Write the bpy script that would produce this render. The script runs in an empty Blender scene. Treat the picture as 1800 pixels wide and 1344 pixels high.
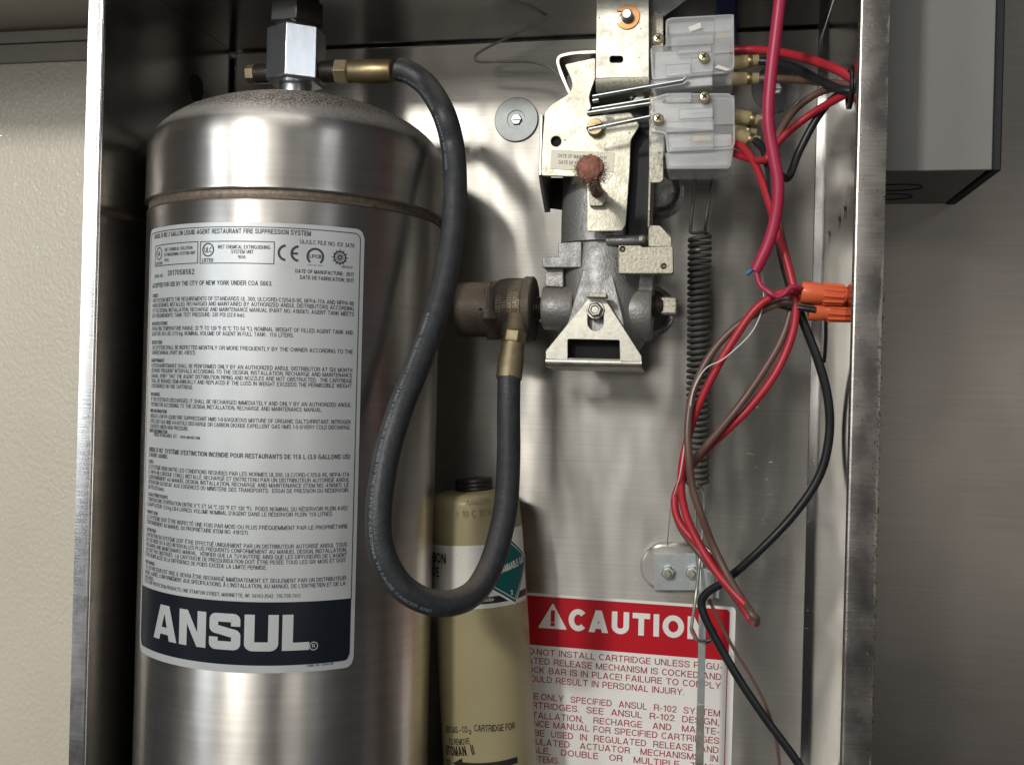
import bpy, bmesh, math, random
from mathutils import Vector, Matrix
random.seed(7)
SC = bpy.context.scene
COL = SC.collection
# ------------------------------------------------------------------ camera
CAM = Vector((0.0, -0.80, 0.0))
F = 1750.0                                   # focal length in pixels of an 1800 px wide frame = 35 mm
aY = Vector((346, -12, F)).normalized()      # world axes seen from the camera (right, up, forward)
aZ = Vector((.0255, 1, 0)); aZ = (aZ - aY*aZ.dot(aY)).normalized()
aX = aZ.cross(aY)
if aX.x < 0: aX = -aX
cd = bpy.data.cameras.new('camera'); cam = bpy.data.objects.new('camera', cd); COL.objects.link(cam)
cd.sensor_width = 36; cd.lens = F/1800*36; cd.clip_start = .01; cd.clip_end = 60
rt = Vector((aX.x, aY.x, aZ.x)); up = Vector((aX.y, aY.y, aZ.y)); fw = Vector((aX.z, aY.z, aZ.z))
cam.matrix_world = Matrix(((rt.x, up.x, -fw.x, CAM.x), (rt.y, up.y, -fw.y, CAM.y), (rt.z, up.z, -fw.z, CAM.z), (0, 0, 0, 1)))
SC.camera = cam
# ------------------------------------------------------------------ light
w = bpy.data.worlds.new('World'); SC.world = w; w.use_nodes = True
w.node_tree.nodes['Background'].inputs[0].default_value = (.92, .95, 1.0, 1)
w.node_tree.nodes['Background'].inputs[1].default_value = .035
def lamp(name, loc, target, sx, sy, power, col, spread=180):
    ld = bpy.data.lights.new(name, 'AREA'); ld.shape = 'RECTANGLE'; ld.size = sx; ld.size_y = sy
    ld.energy = power; ld.color = col; ld.spread = math.radians(spread)
    o = bpy.data.objects.new(name, ld); COL.objects.link(o); o.location = loc
    o.rotation_euler = (Vector(target)-Vector(loc)).to_track_quat('-Z', 'Y').to_euler()
    return o
lamp('kitchen_lamp', (-.95, -2.5, .98), (-.1, 0, 0), .19, .17, 25, (1.0, .965, .91))
lamp('ceiling_strip_lamp', (-.68, -2.9, .90), (-.15, 0, 0), 1.2, .42, 11, (1.0, .97, .915))
lamp('low_front_fill', (-.64, -2.9, .06), (-.15, 0, 0), 1.1, .40, 3.4, (1.0, .96, .89))  # added fill that brightens the lower panel, cartridge and sign; no real fixture
lamp('window_lamp', (-2.2, -2.7, .66), (-.3, -.1, .1), .55, 1.5, 16, (.90, .95, 1.0))
lamp('side_fill', (1.10, -2.65, -.16), (-.1, 0, -.1), .7, .40, 2.6, (1.0, .95, .88))  # added fill from the right front, also gives the steel wall its glow
lamp('right_lamp', (1.5, -1.95, .92), (-.25, -.1, .15), .26, .30, 2.4, (.93, .96, 1.0))
lamp('ceiling_lamp', (-.2, -1.1, 2.1), (-.25, -.1, 0), .9, .35, 4.5, (1.0, .97, .92))
lamp('low_streak_fill', (-2.4, -1.75, -.95), (-.3, -.1, -.2), .65, 1.3, .5, (1.0, .93, .80))  # added lamp for the pale columns low in the tank, not a window
SC.view_settings.view_transform = 'Standard'; SC.view_settings.look = 'None'
SC.view_settings.exposure = .28; SC.view_settings.gamma = 1.0; SC.view_settings.use_curve_mapping = False
SC.cycles.use_denoising = True
SC.cycles.max_bounces = 10; SC.cycles.transmission_bounces = 8
# ------------------------------------------------------------------ pixel rays
def ray(px, py):
    d = Vector((px-900, -(py-672), F)); return Vector((d.dot(aX), d.dot(aY), d.dot(aZ)))
def P(px, py, Y):
    d = ray(px, py); return CAM + d*((Y-CAM.y)/d.y)
def K(px, py, Y):                            # metres per pixel there
    p = P(px, py, Y); return (p-CAM).dot(fw)/F
# ------------------------------------------------------------------ objects
OFF = {}
def link(o, parent, verts_min):
    COL.objects.link(o)
def thing(name, label, cat, loc, group=None):
    o = bpy.data.objects.new(name, None); COL.objects.link(o); o.location = loc; o.empty_display_size = .02
    o['label'] = label; o['category'] = cat
    if group: o['group'] = group
    OFF[o.name] = Vector(loc); return o
def tag(o, label, cat, group=None, kind=None):
    if label: o['label'] = label
    if cat: o['category'] = cat
    if group: o['group'] = group
    if kind: o['kind'] = kind
    return o
def mesh(name, vs, fs, mat, parent=None, smooth=False, bevel=0, seg=2, angle=35):
    me = bpy.data.meshes.new(name); vs = [Vector(v) for v in vs]
    if parent is None:
        lo = Vector((min(v.x for v in vs), min(v.y for v in vs), min(v.z for v in vs)))
        hi = Vector((max(v.x for v in vs), max(v.y for v in vs), max(v.z for v in vs)))
        off = Vector(((lo.x+hi.x)/2, (lo.y+hi.y)/2, lo.z))
    else: off = OFF[parent.name]
    me.from_pydata([v-off for v in vs], [], fs); me.update()
    bm = bmesh.new(); bm.from_mesh(me); bmesh.ops.recalc_face_normals(bm, faces=bm.faces); bm.to_mesh(me); bm.free()
    me.materials.append(mat)
    if smooth:
        me.polygons.foreach_set('use_smooth', [True]*len(me.polygons))
        me.set_sharp_from_angle(angle=math.radians(angle))
    o = bpy.data.objects.new(name, me); COL.objects.link(o)
    if parent is None: o.location = off
    else: o.parent = parent
    OFF[o.name] = off
    if bevel:
        b = o.modifiers.new('bevel', 'BEVEL'); b.width = bevel; b.segments = seg; b.limit_method = 'ANGLE'
        b.angle_limit = math.radians(40); b.harden_normals = False
        if not smooth:
            me.polygons.foreach_set('use_smooth', [True]*len(me.polygons)); me.set_sharp_from_angle(angle=math.radians(30))
    return o
def raw(vs, fs): return [Vector(v) for v in vs], [tuple(f) for f in fs]
def join(*ms):
    V, Fa = [], []
    for vs, fs in ms:
        n = len(V); V += list(vs); Fa += [tuple(i+n for i in f) for f in fs]
    return V, Fa
def box(x0, x1, y0, y1, z0, z1):
    return raw([(x, y, z) for x in (x0, x1) for y in (y0, y1) for z in (z0, z1)],
               [(0, 1, 3, 2), (4, 6, 7, 5), (0, 4, 5, 1), (2, 3, 7, 6), (0, 2, 6, 4), (1, 5, 7, 3)])
def basis(a):
    a = Vector(a).normalized(); t = Vector((0, 0, 1)) if abs(a.z) < .9 else Vector((1, 0, 0))
    u = t.cross(a).normalized(); return a, u, a.cross(u)
def lathe(o, axis, prof, n=32, rot=0, caps=True, ref=None):
    a, u, v = basis(axis); o = Vector(o)
    if ref is not None:
        u = (Vector(ref)-a*Vector(ref).dot(a)).normalized(); v = a.cross(u)
    V, Fa = [], []
    for r, h in prof:
        for k in range(n):
            t = 2*math.pi*k/n+rot; V.append(o+a*h+(u*math.cos(t)+v*math.sin(t))*r)
    m = len(prof)
    for i in range(m-1):
        for k in range(n): Fa.append((i*n+k, i*n+(k+1) % n, (i+1)*n+(k+1) % n, (i+1)*n+k))
    if caps: Fa.append(tuple(range(n))); Fa.append(tuple((m-1)*n+k for k in range(n)))
    return V, Fa
def spline(pts, n=7):
    pts = [Vector(p) for p in pts]; out = []
    q = [pts[0]*2-pts[1]]+pts+[pts[-1]*2-pts[-2]]
    for i in range(1, len(q)-2):
        p0, p1, p2, p3 = q[i-1:i+3]
        for k in range(n):
            t = k/n
            out.append(.5*((2*p1)+(p2-p0)*t+(2*p0-5*p1+4*p2-p3)*t*t+(3*p1-p0-3*p2+p3)*t**3))
    out.append(pts[-1]); return out
def frames(path):
    T = [(path[min(i+1, len(path)-1)]-path[max(i-1, 0)]).normalized() for i in range(len(path))]
    _, u, _ = basis(T[0]); U = []
    for t in T:
        u = (u-t*u.dot(t)).normalized(); U.append(u)
    return T, U
def tube(path, r, n=12, caps=True):
    T, U = frames(path); V, Fa = [], []
    for i, p in enumerate(path):
        b = T[i].cross(U[i]); rr = r[i] if isinstance(r, list) else r
        for k in range(n):
            a = 2*math.pi*k/n; V.append(p+(U[i]*math.cos(a)+b*math.sin(a))*rr)
    for i in range(len(path)-1):
        for k in range(n): Fa.append((i*n+k, i*n+(k+1) % n, (i+1)*n+(k+1) % n, (i+1)*n+k))
    if caps: Fa.append(tuple(range(n))); Fa.append(tuple((len(path)-1)*n+k for k in range(n)))
    return V, Fa
def pix(path, Y=None):                       # [(px,py[,Y])] -> points
    return [P(q[0], q[1], q[2] if len(q) > 2 else Y) for q in path]
# flat shapes: outlines with holes, cut from sheet
def sheet(loops, t, bev=0.0):
    cu = bpy.data.curves.new('tmp', 'CURVE'); cu.dimensions = '2D'; cu.fill_mode = 'BOTH'
    cu.extrude = max(t/2-bev, 1e-5); cu.bevel_depth = bev; cu.bevel_resolution = 1; cu.offset = -bev
    for lp in loops:
        s = cu.splines.new('POLY'); s.points.add(len(lp)-1)
        for p, q in zip(s.points, lp): p.co = (q[0], q[1], 0, 1)
        s.use_cyclic_u = True
    o = bpy.data.objects.new('tmp', cu); me = bpy.data.meshes.new_from_object(o)
    V = [v.co.copy() for v in me.vertices]; Fa = [tuple(p.vertices) for p in me.polygons]
    bpy.data.objects.remove(o); bpy.data.curves.remove(cu); bpy.data.meshes.remove(me)
    return V, Fa
def plate(name, loops, Y, t, mat, parent, bev=.0003):
    L2 = [[(lambda p: (p.x, p.z))(P(q[0], q[1], Y)) for q in lp] for lp in loops]
    V, Fa = sheet(L2, t, bev)
    return mesh(name, [(v.x, Y+t/2-v.z, v.y) for v in V], Fa, mat, parent, smooth=True)
def ring(cx, cy, r, n=20, ry=None): return [(cx+r*math.cos(2*math.pi*k/n), cy+(ry or r)*math.sin(2*math.pi*k/n)) for k in range(n)]
def rrect(x0, y0, x1, y1, r, n=5):
    out = []
    for cx, cy, a in ((x1-r, y1-r, 0), (x0+r, y1-r, 90), (x0+r, y0+r, 180), (x1-r, y0+r, 270)):
        for k in range(n+1):
            t = math.radians(a+90*k/n); out.append((cx+r*math.cos(t), cy+r*math.sin(t)))
    return out
def rpoly(pts, r, n=4):                      # rounded polygon
    out = []; m = len(pts)
    for i in range(m):
        p = Vector(pts[i]); a = (Vector(pts[i-1])-p); b = (Vector(pts[(i+1) % m])-p)
        ra = min(r, a.length*.45); rb = min(r, b.length*.45); s = p+a.normalized()*ra; e = p+b.normalized()*rb
        for k in range(n+1):
            t = k/n; q = s*(1-t)**2+p*2*t*(1-t)+e*t*t; out.append((q.x, q.y))
    return out
# ------------------------------------------------------------------ writing
def stroke(pts, wd, closed=False):
    P2 = [Vector(p) for p in pts]; n = len(P2); V, Fa = [], []
    for i in range(n):
        a = P2[i-1] if (i or closed) else P2[i]; b = P2[(i+1) % n] if (i < n-1 or closed) else P2[i]
        d1 = (P2[i]-a); d2 = (b-P2[i])
        if d1.length < 1e-9: d1 = d2
        if d2.length < 1e-9: d2 = d1
        d1.normalize(); d2.normalize(); m = d1+d2
        if m.length < 1e-6: m = d1
        m.normalize(); nn = Vector((-m.y, m.x)); c = max(.5, nn.dot(Vector((-d1.y, d1.x))))
        V += [tuple(P2[i]+nn*wd/2/c), tuple(P2[i]-nn*wd/2/c)]
    for i in range(n if closed else n-1):
        j = (i+1) % n; Fa.append((2*i, 2*i+1, 2*j+1, 2*j))
    return V, Fa
def dense(pts, step, closed=False):
    out = []; m = len(pts)
    for i in range(m if closed else m-1):
        a = Vector(pts[i]); b = Vector(pts[(i+1) % m]); k = max(1, int((b-a).length/step))
        for j in range(k): out.append(tuple(a.lerp(b, j/k)))
    if not closed: out.append(tuple(pts[-1]))
    return out
def chaikin(pts, it=2):
    for _ in range(it):
        q = [pts[0]]
        for a, b in zip(pts, pts[1:]): q += [(a[0]*.75+b[0]*.25, a[1]*.75+b[1]*.25), (a[0]*.25+b[0]*.75, a[1]*.25+b[1]*.75)]
        pts = q+[pts[-1]]
    return pts
CAPH = 1.0
def _arc(cx, cy, rx, ry, a0, a1, n=10):
    return [(cx+rx*math.cos(math.radians(a0+(a1-a0)*k/n)), cy+ry*math.sin(math.radians(a0+(a1-a0)*k/n))) for k in range(n+1)]
def glyph(c, s):
    """strokes and width of one grotesque letter, capitals 1 tall, stem s"""
    e = s/2; t = 1-e
    def bowl(x0, x1, y0, y1):                # D shape from stem to right
        ry = (y1-y0)/2; rx = min(ry, (x1-x0)*.62); return [(x0, y1), (x1-rx, y1)]+_arc(x1-rx, (y0+y1)/2, rx, ry, 88, -88, 12)+[(x1-rx, y0), (x0, y0)]
    def leg(x0, y0, x1, y1, hw=.55): return ('poly', [(x0-s*hw, y0), (x0+s*hw, y0), (x1+s*hw, y1), (x1-s*hw, y1)])
    z = s*.55
    W = dict(zip('ABCDEFGHIJKLMNOPQRSTUVWXYZ', (.86, .74, .80, .80, .68, .64, .88, .76, s, .58, .80, .62, .94, .78, .92, .72, .92, .78, .74, .76, .76, .86, 1.22, .84, .86, .74)))
    if c in '\u00c0\u00c8\u00c9\u00ca\u00c7\u00e9':
        b, w = glyph({'\u00c0': 'A', '\u00c8': 'E', '\u00c9': 'E', '\u00ca': 'E', '\u00c7': 'C', '\u00e9': 'e'}[c], s); m = w/2; y = 1.0 if c != '\u00e9' else .74
        x = {'\u00c0': [(m-.12, y+.22), (m+.06, y+.08)], '\u00c8': [(m-.12, y+.22), (m+.06, y+.08)], '\u00c9': [(m+.12, y+.22), (m-.06, y+.08)], '\u00e9': [(m+.12, y+.22), (m-.06, y+.08)], '\u00ca': [(m-.15, y+.08), (m, y+.22), (m+.15, y+.08)], '\u00c7': [(m, 0), (m+.05, -.1), (m-.1, -.18)]}[c]
        return b+[x], w
    if c == ' ': return [], .42
    w = W.get(c, .64); m = w/2
    if c == 'A': return [leg(z, 0, m, 1), leg(w-z, 0, m, 1), [(w*.22, .29), (w*.78, .29)]], w
    if c == 'B': return [[(e, 0), (e, 1)], bowl(e, w-e*1.3, .53, t), bowl(e, w-e, e, .53)], w
    if c in 'CG':
        o = [_arc(m*1.06, .5, m*1.06-e, .5-e, 42, 318, 26)]
        if c == 'G': o = [_arc(m, .5, m-e, .5-e, 40, 310, 26), [(w-e, 0.02), (w-e, .46)], [(w*.55, .46), (w, .46)]]
        return o, w-.05*(c == 'C')
    if c == 'D': return [[(e, 0), (e, 1)], bowl(e, w-e, e, t)], w
    if c == 'E': return [[(e, 0), (e, 1)], [(e, t), (w, t)], [(e, .52), (w*.94, .52)], [(e, e), (w, e)]], w
    if c == 'F': return [[(e, 0), (e, 1)], [(e, t), (w, t)], [(e, .50), (w*.92, .50)]], w
    if c == 'H': return [[(e, 0), (e, 1)], [(w-e, 0), (w-e, 1)], [(e, .52), (w-e, .52)]], w
    if c == 'I': return [[(e, 0), (e, 1)]], s
    if c == 'J': return [[(w-e, 1), (w-e, m)]+_arc(m, m, m-e, m-e, 0, -180, 14)+[(e, m*1.1)]], w
    if c == 'K': return [[(e, 0), (e, 1)], leg(e*1.3, .34, w-z*1.25, 1, .66), leg(w-z*1.1, 0, w*.36, .62, .62)], w
    if c == 'L': return [[(e, 1), (e, 0)], [(e, e), (w, e)]], w
    if c == 'M': return [[(e, 0), (e, 1)], [(w-e, 0), (w-e, 1)], leg(m, 0, z, 1, .5), leg(m, 0, w-z, 1, .5)], w
    if c == 'N': return [[(e, 0), (e, 1)], [(w-e, 0), (w-e, 1)], leg(w-z*1.05, 0, z*1.05, 1, .58)], w
    if c in 'OQ': return [_arc(m, .5, m-e, .5-e, 0, 360, 30)]+([[(w*.6, .26), (w-.02, -.02)]] if c == 'Q' else []), w
    if c == 'P': return [[(e, 0), (e, 1)], bowl(e, w-e, .44, t)], w
    if c == 'R': return [[(e, 0), (e, 1)], bowl(e, w-e*1.2, .47, t), [(w*.66, .46), (w-e*1.4, .30), (w-e, 0)]], w
    if c == 'S': return [chaikin([(w-e, .70), (w-e*1.1, .84), (w*.72, t), (w*.32, t), (e, .86), (e, .64), (w*.30, .56), (w*.72, .47), (w-e, .38), (w-e, .14), (w*.70, e), (w*.30, e), (e, .15), (e, .31)], 2)], w
    if c == 'T': return [[(m, 0), (m, 1)], [(0, t), (w, t)]], w
    if c == 'U': return [[(e, 1), (e, m)]+_arc(m, m*.92, m-e, m*.92-e, 180, 360, 16)+[(w-e, m), (w-e, 1)]], w
    if c == 'V': return [leg(m, 0, z, 1), leg(m, 0, w-z, 1)], w
    if c == 'W': return [leg(w*.27, 0, z, 1, .5), leg(w*.27, 0, m, 1, .5), leg(w*.73, 0, m, 1, .5), leg(w*.73, 0, w-z, 1, .5)], w
    if c == 'X': return [leg(w-z, 0, z, 1, .6), leg(z, 0, w-z, 1, .6)], w
    if c == 'Y': return [leg(m, .40, z, 1), leg(m, .40, w-z, 1), [(m, 0), (m, .42)]], w
    if c == 'Z': return [[(0, t), (w-e, t), (e, e), (w, e)]], w
    if c == '0': return [_arc(m, .5, m-e, .5-e, 0, 360, 24)], w
    if c == '1': return [[(w*.55, 0), (w*.55, 1)], [(w*.12, .74), (w*.5, .86)]], w*.72
    if c == '2': return [[(e, .68)]+_arc(m, .70, m-e, .30-e, 170, -30, 12)+[(e*1.3, e), (w, e)]], w
    if c == '3': return [_arc(m, .745, m-e*1.3, .255-e, 160, -90, 14), _arc(m, .27, m-e, .27-e, 90, -165, 14)], w
    if c == '4': return [[(w*.74, 0), (w*.74, 1), (e*.6, .29), (w, .29)]], w
    if c == '5': return [[(w*.92, t), (w*.22, t), (w*.13, .50), (w*.3, .58)]+_arc(m, .32, m-e, .32-e, 80, -160, 14)], w
    if c == '6': return [_arc(m, .32, m-e, .32-e, 0, 360, 20), [(e, .34), (e*1.1, .62), (w*.3, .9), (w*.6, t), (w*.9, .82)]], w
    if c == '9': return [_arc(m, .68, m-e, .32-e, 0, 360, 20), [(w-e, .66), (w-e*1.1, .38), (w*.7, .1), (w*.4, e), (w*.1, .18)]], w
    if c == '7': return [[(0, t), (w-e, t), (w*.34, 0)]], w
    if c == '8': return [_arc(m, .745, m-e*1.3, .255-e, 0, 360, 18), _arc(m, .27, m-e, .27-e, 0, 360, 18)], w
    sq = lambda x, y: [(x-e, y), (x+e, y)]
    if c == '.': return [[(e, 0), (e, s)]], s
    if c == ',': return [[(e, s), (e, 0), (0, -.16)]], s
    if c == ':': return [[(e, 0), (e, s)], [(e, .5), (e, .5+s)]], s
    if c == "'": return [[(e, .68), (e, 1)]], s
    if c == '!': return [[(e, 0), (e, s)], [(e, .26), (e, 1)]], s
    if c == '-': return [[(0, .38), (.32, .38)]], .32
    if c == '\u2013': return [[(0, .38), (.6, .38)]], .6
    if c == '/': return [[(0, 0), (.38, 1)]], .38
    if c == '(': return [_arc(.48, .42, .42, .66, 128, 232, 10)], .26
    if c == ')': return [_arc(-.22, .42, .42, .66, 52, -52, 10)], .26
    if c == '\u00b0': return [_arc(.16, .84, .12, .12, 0, 360, 12)], .32
    # small letters
    x = .74; w = .58; m = w/2; r = _arc(m, x/2, m-e, x/2-e, 0, 360, 18)
    if c == 'a': return [r, [(w-e, 0), (w-e, x)]], w
    if c in 'bp': return [r, [(e, 0 if c == 'b' else -.3), (e, 1.02 if c == 'b' else x)]], w
    if c in 'dgq': return [r, [(w-e, 0 if c == 'd' else -.26), (w-e, 1.02 if c == 'd' else x)]]+([[(w-e, -.26), (e, -.26)]] if c == 'g' else []), w
    if c == 'e': return [_arc(m, x/2, m-e, x/2-e, 0, 310, 18), [(e, x/2), (w-e, x/2)]], w
    if c == 'c': return [_arc(m, x/2, m-e, x/2-e, 45, 315, 18)], w
    if c == 'o': return [r], w
    if c == 'r': return [[(e, 0), (e, x)], [(e, x*.6), (w*.35, x-e), (w*.6, x-e)]], w*.6
    if c in 'nhu': return [[(e, 0), (e, 1.02 if c == 'h' else x)], [(e, x*.5), (m, x-e), (w-e, x*.7), (w-e, 0)]], w
    if c == 'm': return [[(e, 0), (e, x)], [(e, x*.6), (w*.4, x-e), (w*.7, x*.7), (w*.7, 0)], [(w*.7, x*.6), (w*1.1, x-e), (w*1.4-e, x*.7), (w*1.4-e, 0)]], w*1.4
    if c == 's': return [chaikin([(w-e, x*.8), (m, x-e), (e, x*.75), (m, x*.5), (w-e, x*.25), (m, e), (e, x*.2)], 2)], w
    if c == 'k': return [[(e, 0), (e, 1.02)], [(w-e, x), (e, x*.35)], [(w*.4, x*.5), (w-e, 0)]], w
    if c == 'l': return [[(e, 0), (e, 1.02)]], s
    if c == 'i': return [[(e, 0), (e, x)], [(e, 1.02-s), (e, 1.02)]], s
    if c == 'w': return [[(e, x), (w*.3, 0), (w*.65, x*.9), (w, 0), (w*1.3-e, x)]], w*1.3
    if c == 'z': return [[(0, x-e), (w-e, x-e), (e, e), (w, e)]], w
    return [[(e, 0), (e, .7)]], s
_G = {}
def _txt(body, bold):
    s = .118+min(bold, .042)*3.0; V, Fa, x = [], [], 0.0
    for c in body:
        if (c, s) not in _G:
            st, wd = glyph(c, s); gv, gf = [], []
            for i, q in enumerate(st):
                if q[0] == 'poly':
                    n = len(gv); gv += [(a, b, i*.00003) for a, b in q[1]]; gf.append(tuple(range(n, n+len(q[1])))); continue
                closed = len(q) > 8 and (Vector(q[0])-Vector(q[-1])).length < 1e-6
                sv, sf = stroke(q[:-1] if closed else q, s, closed); n = len(gv)
                gv += [(a, b, i*.00003) for a, b in sv]; gf += [tuple(k+n for k in f) for f in sf]
            _G[c, s] = (gv, gf, wd)
        gv, gf, wd = _G[c, s]; n = len(V); V += [(a+x, b, z) for a, b, z in gv]; Fa += [tuple(k+n for k in f) for f in gf]; x += wd+(.15 if c != ' ' else .05)
    return V, Fa
def text(s, W, H, bold=0, sx=None, align='L'):
    """flat mesh of one line, W wide and H tall in capitals, starting at 0,0"""
    V, Fa = _txt(s, bold); x0 = min(v[0] for v in V); x1 = max(v[0] for v in V)
    k = W/(x1-x0) if W else sx
    sh = 0 if align == 'L' else -(x1-x0)*k
    return [((v[0]-x0)*k+sh, v[1]*H, v[2]) for v in V], Fa, k
def refine(flat, step):                      # split big flat faces so that they follow a curve
    bm = bmesh.new(); vs = [bm.verts.new((q[0], q[1], 0)) for q in flat[0]]
    for f in flat[1]:
        try: bm.faces.new([vs[i] for i in f])
        except ValueError: pass
    for x in range(-400, 400):
        c = x*step; ed = [g for g in bm.verts[:]+bm.edges[:]+bm.faces[:]]
        if min(v.co.x for v in bm.verts) < c < max(v.co.x for v in bm.verts): bmesh.ops.bisect_plane(bm, geom=ed, plane_co=(c, 0, 0), plane_no=(1, 0, 0))
    bm.verts.index_update(); r = ([(v.co.x, v.co.y) for v in bm.verts], [tuple(v.index for v in f.verts) for f in bm.faces]); bm.free(); return r
class Cyl:                                   # a round surface that takes print
    def __init__(s, o, axis, r, ref):
        s.o = Vector(o); s.a = Vector(axis).normalized(); s.r = r
        s.u = (Vector(ref)-s.a*Vector(ref).dot(s.a)).normalized(); s.v = s.a.cross(s.u)
    def hit(s, px, py):                      # pixel -> (arc length, height)
        d = ray(px, py).normalized(); q = CAM-s.o
        d2 = d-s.a*d.dot(s.a); q2 = q-s.a*q.dot(s.a)
        A = d2.dot(d2); Bq = q2.dot(d2); C = q2.dot(q2)-s.r**2; D = Bq*Bq-A*C
        t = (-Bq-math.sqrt(max(D, 0)))/A; p = q+d*t; h = p.dot(s.a)
        return math.atan2(p.dot(s.v), p.dot(s.u))*s.r, h
    def at(s, u, h, lift): t = u/s.r; return s.o+s.a*h+(s.u*math.cos(t)+s.v*math.sin(t))*(s.r+lift)
    def line(s, txt, a, b, H, bold=0):       # line of print between two pixels
        u0, h0 = s.hit(*a); u1, h1 = s.hit(*b); L = math.hypot(u1-u0, h1-h0)
        V, Fa, k = text(txt, L, H, bold); c, sn = (u1-u0)/L, (h1-h0)/L
        return [(u0+x*c-y*sn, h0+x*sn+y*c, z) for x, y, z in V], Fa
    def wrap(s, flat, lift): return [s.at(q[0], q[1], lift+(q[2] if len(q) > 2 else 0)) for q in flat[0]], flat[1]
    def patch(s, outline, lift, nu=40, nv=4):   # rectangle grid u0,u1,h0,h1
        u0, u1, h0, h1 = outline; V = []; Fa = []
        for j in range(nv+1):
            for i in range(nu+1): V.append((u0+(u1-u0)*i/nu, h0+(h1-h0)*j/nv))
        for j in range(nv):
            for i in range(nu): Fa.append((j*(nu+1)+i, j*(nu+1)+i+1, (j+1)*(nu+1)+i+1, (j+1)*(nu+1)+i))
        return s.wrap((V, Fa), lift)
def colstrip(lp_fn, u0, u1, n):              # outline given as top/bottom functions of u -> strip of quads
    V, Fa = [], []
    for i in range(n+1):
        u = u0+(u1-u0)*i/n; b, t = lp_fn(u); V += [(u, b), (u, t)]
    for i in range(n): Fa.append((2*i, 2*i+2, 2*i+3, 2*i+1))
    return V, Fa
def joinflat(*ms):
    V, Fa = [], []
    for vs, fs in ms:
        n = len(V); V += list(vs); Fa += [tuple(i+n for i in f) for f in fs]
    return V, Fa
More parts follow.
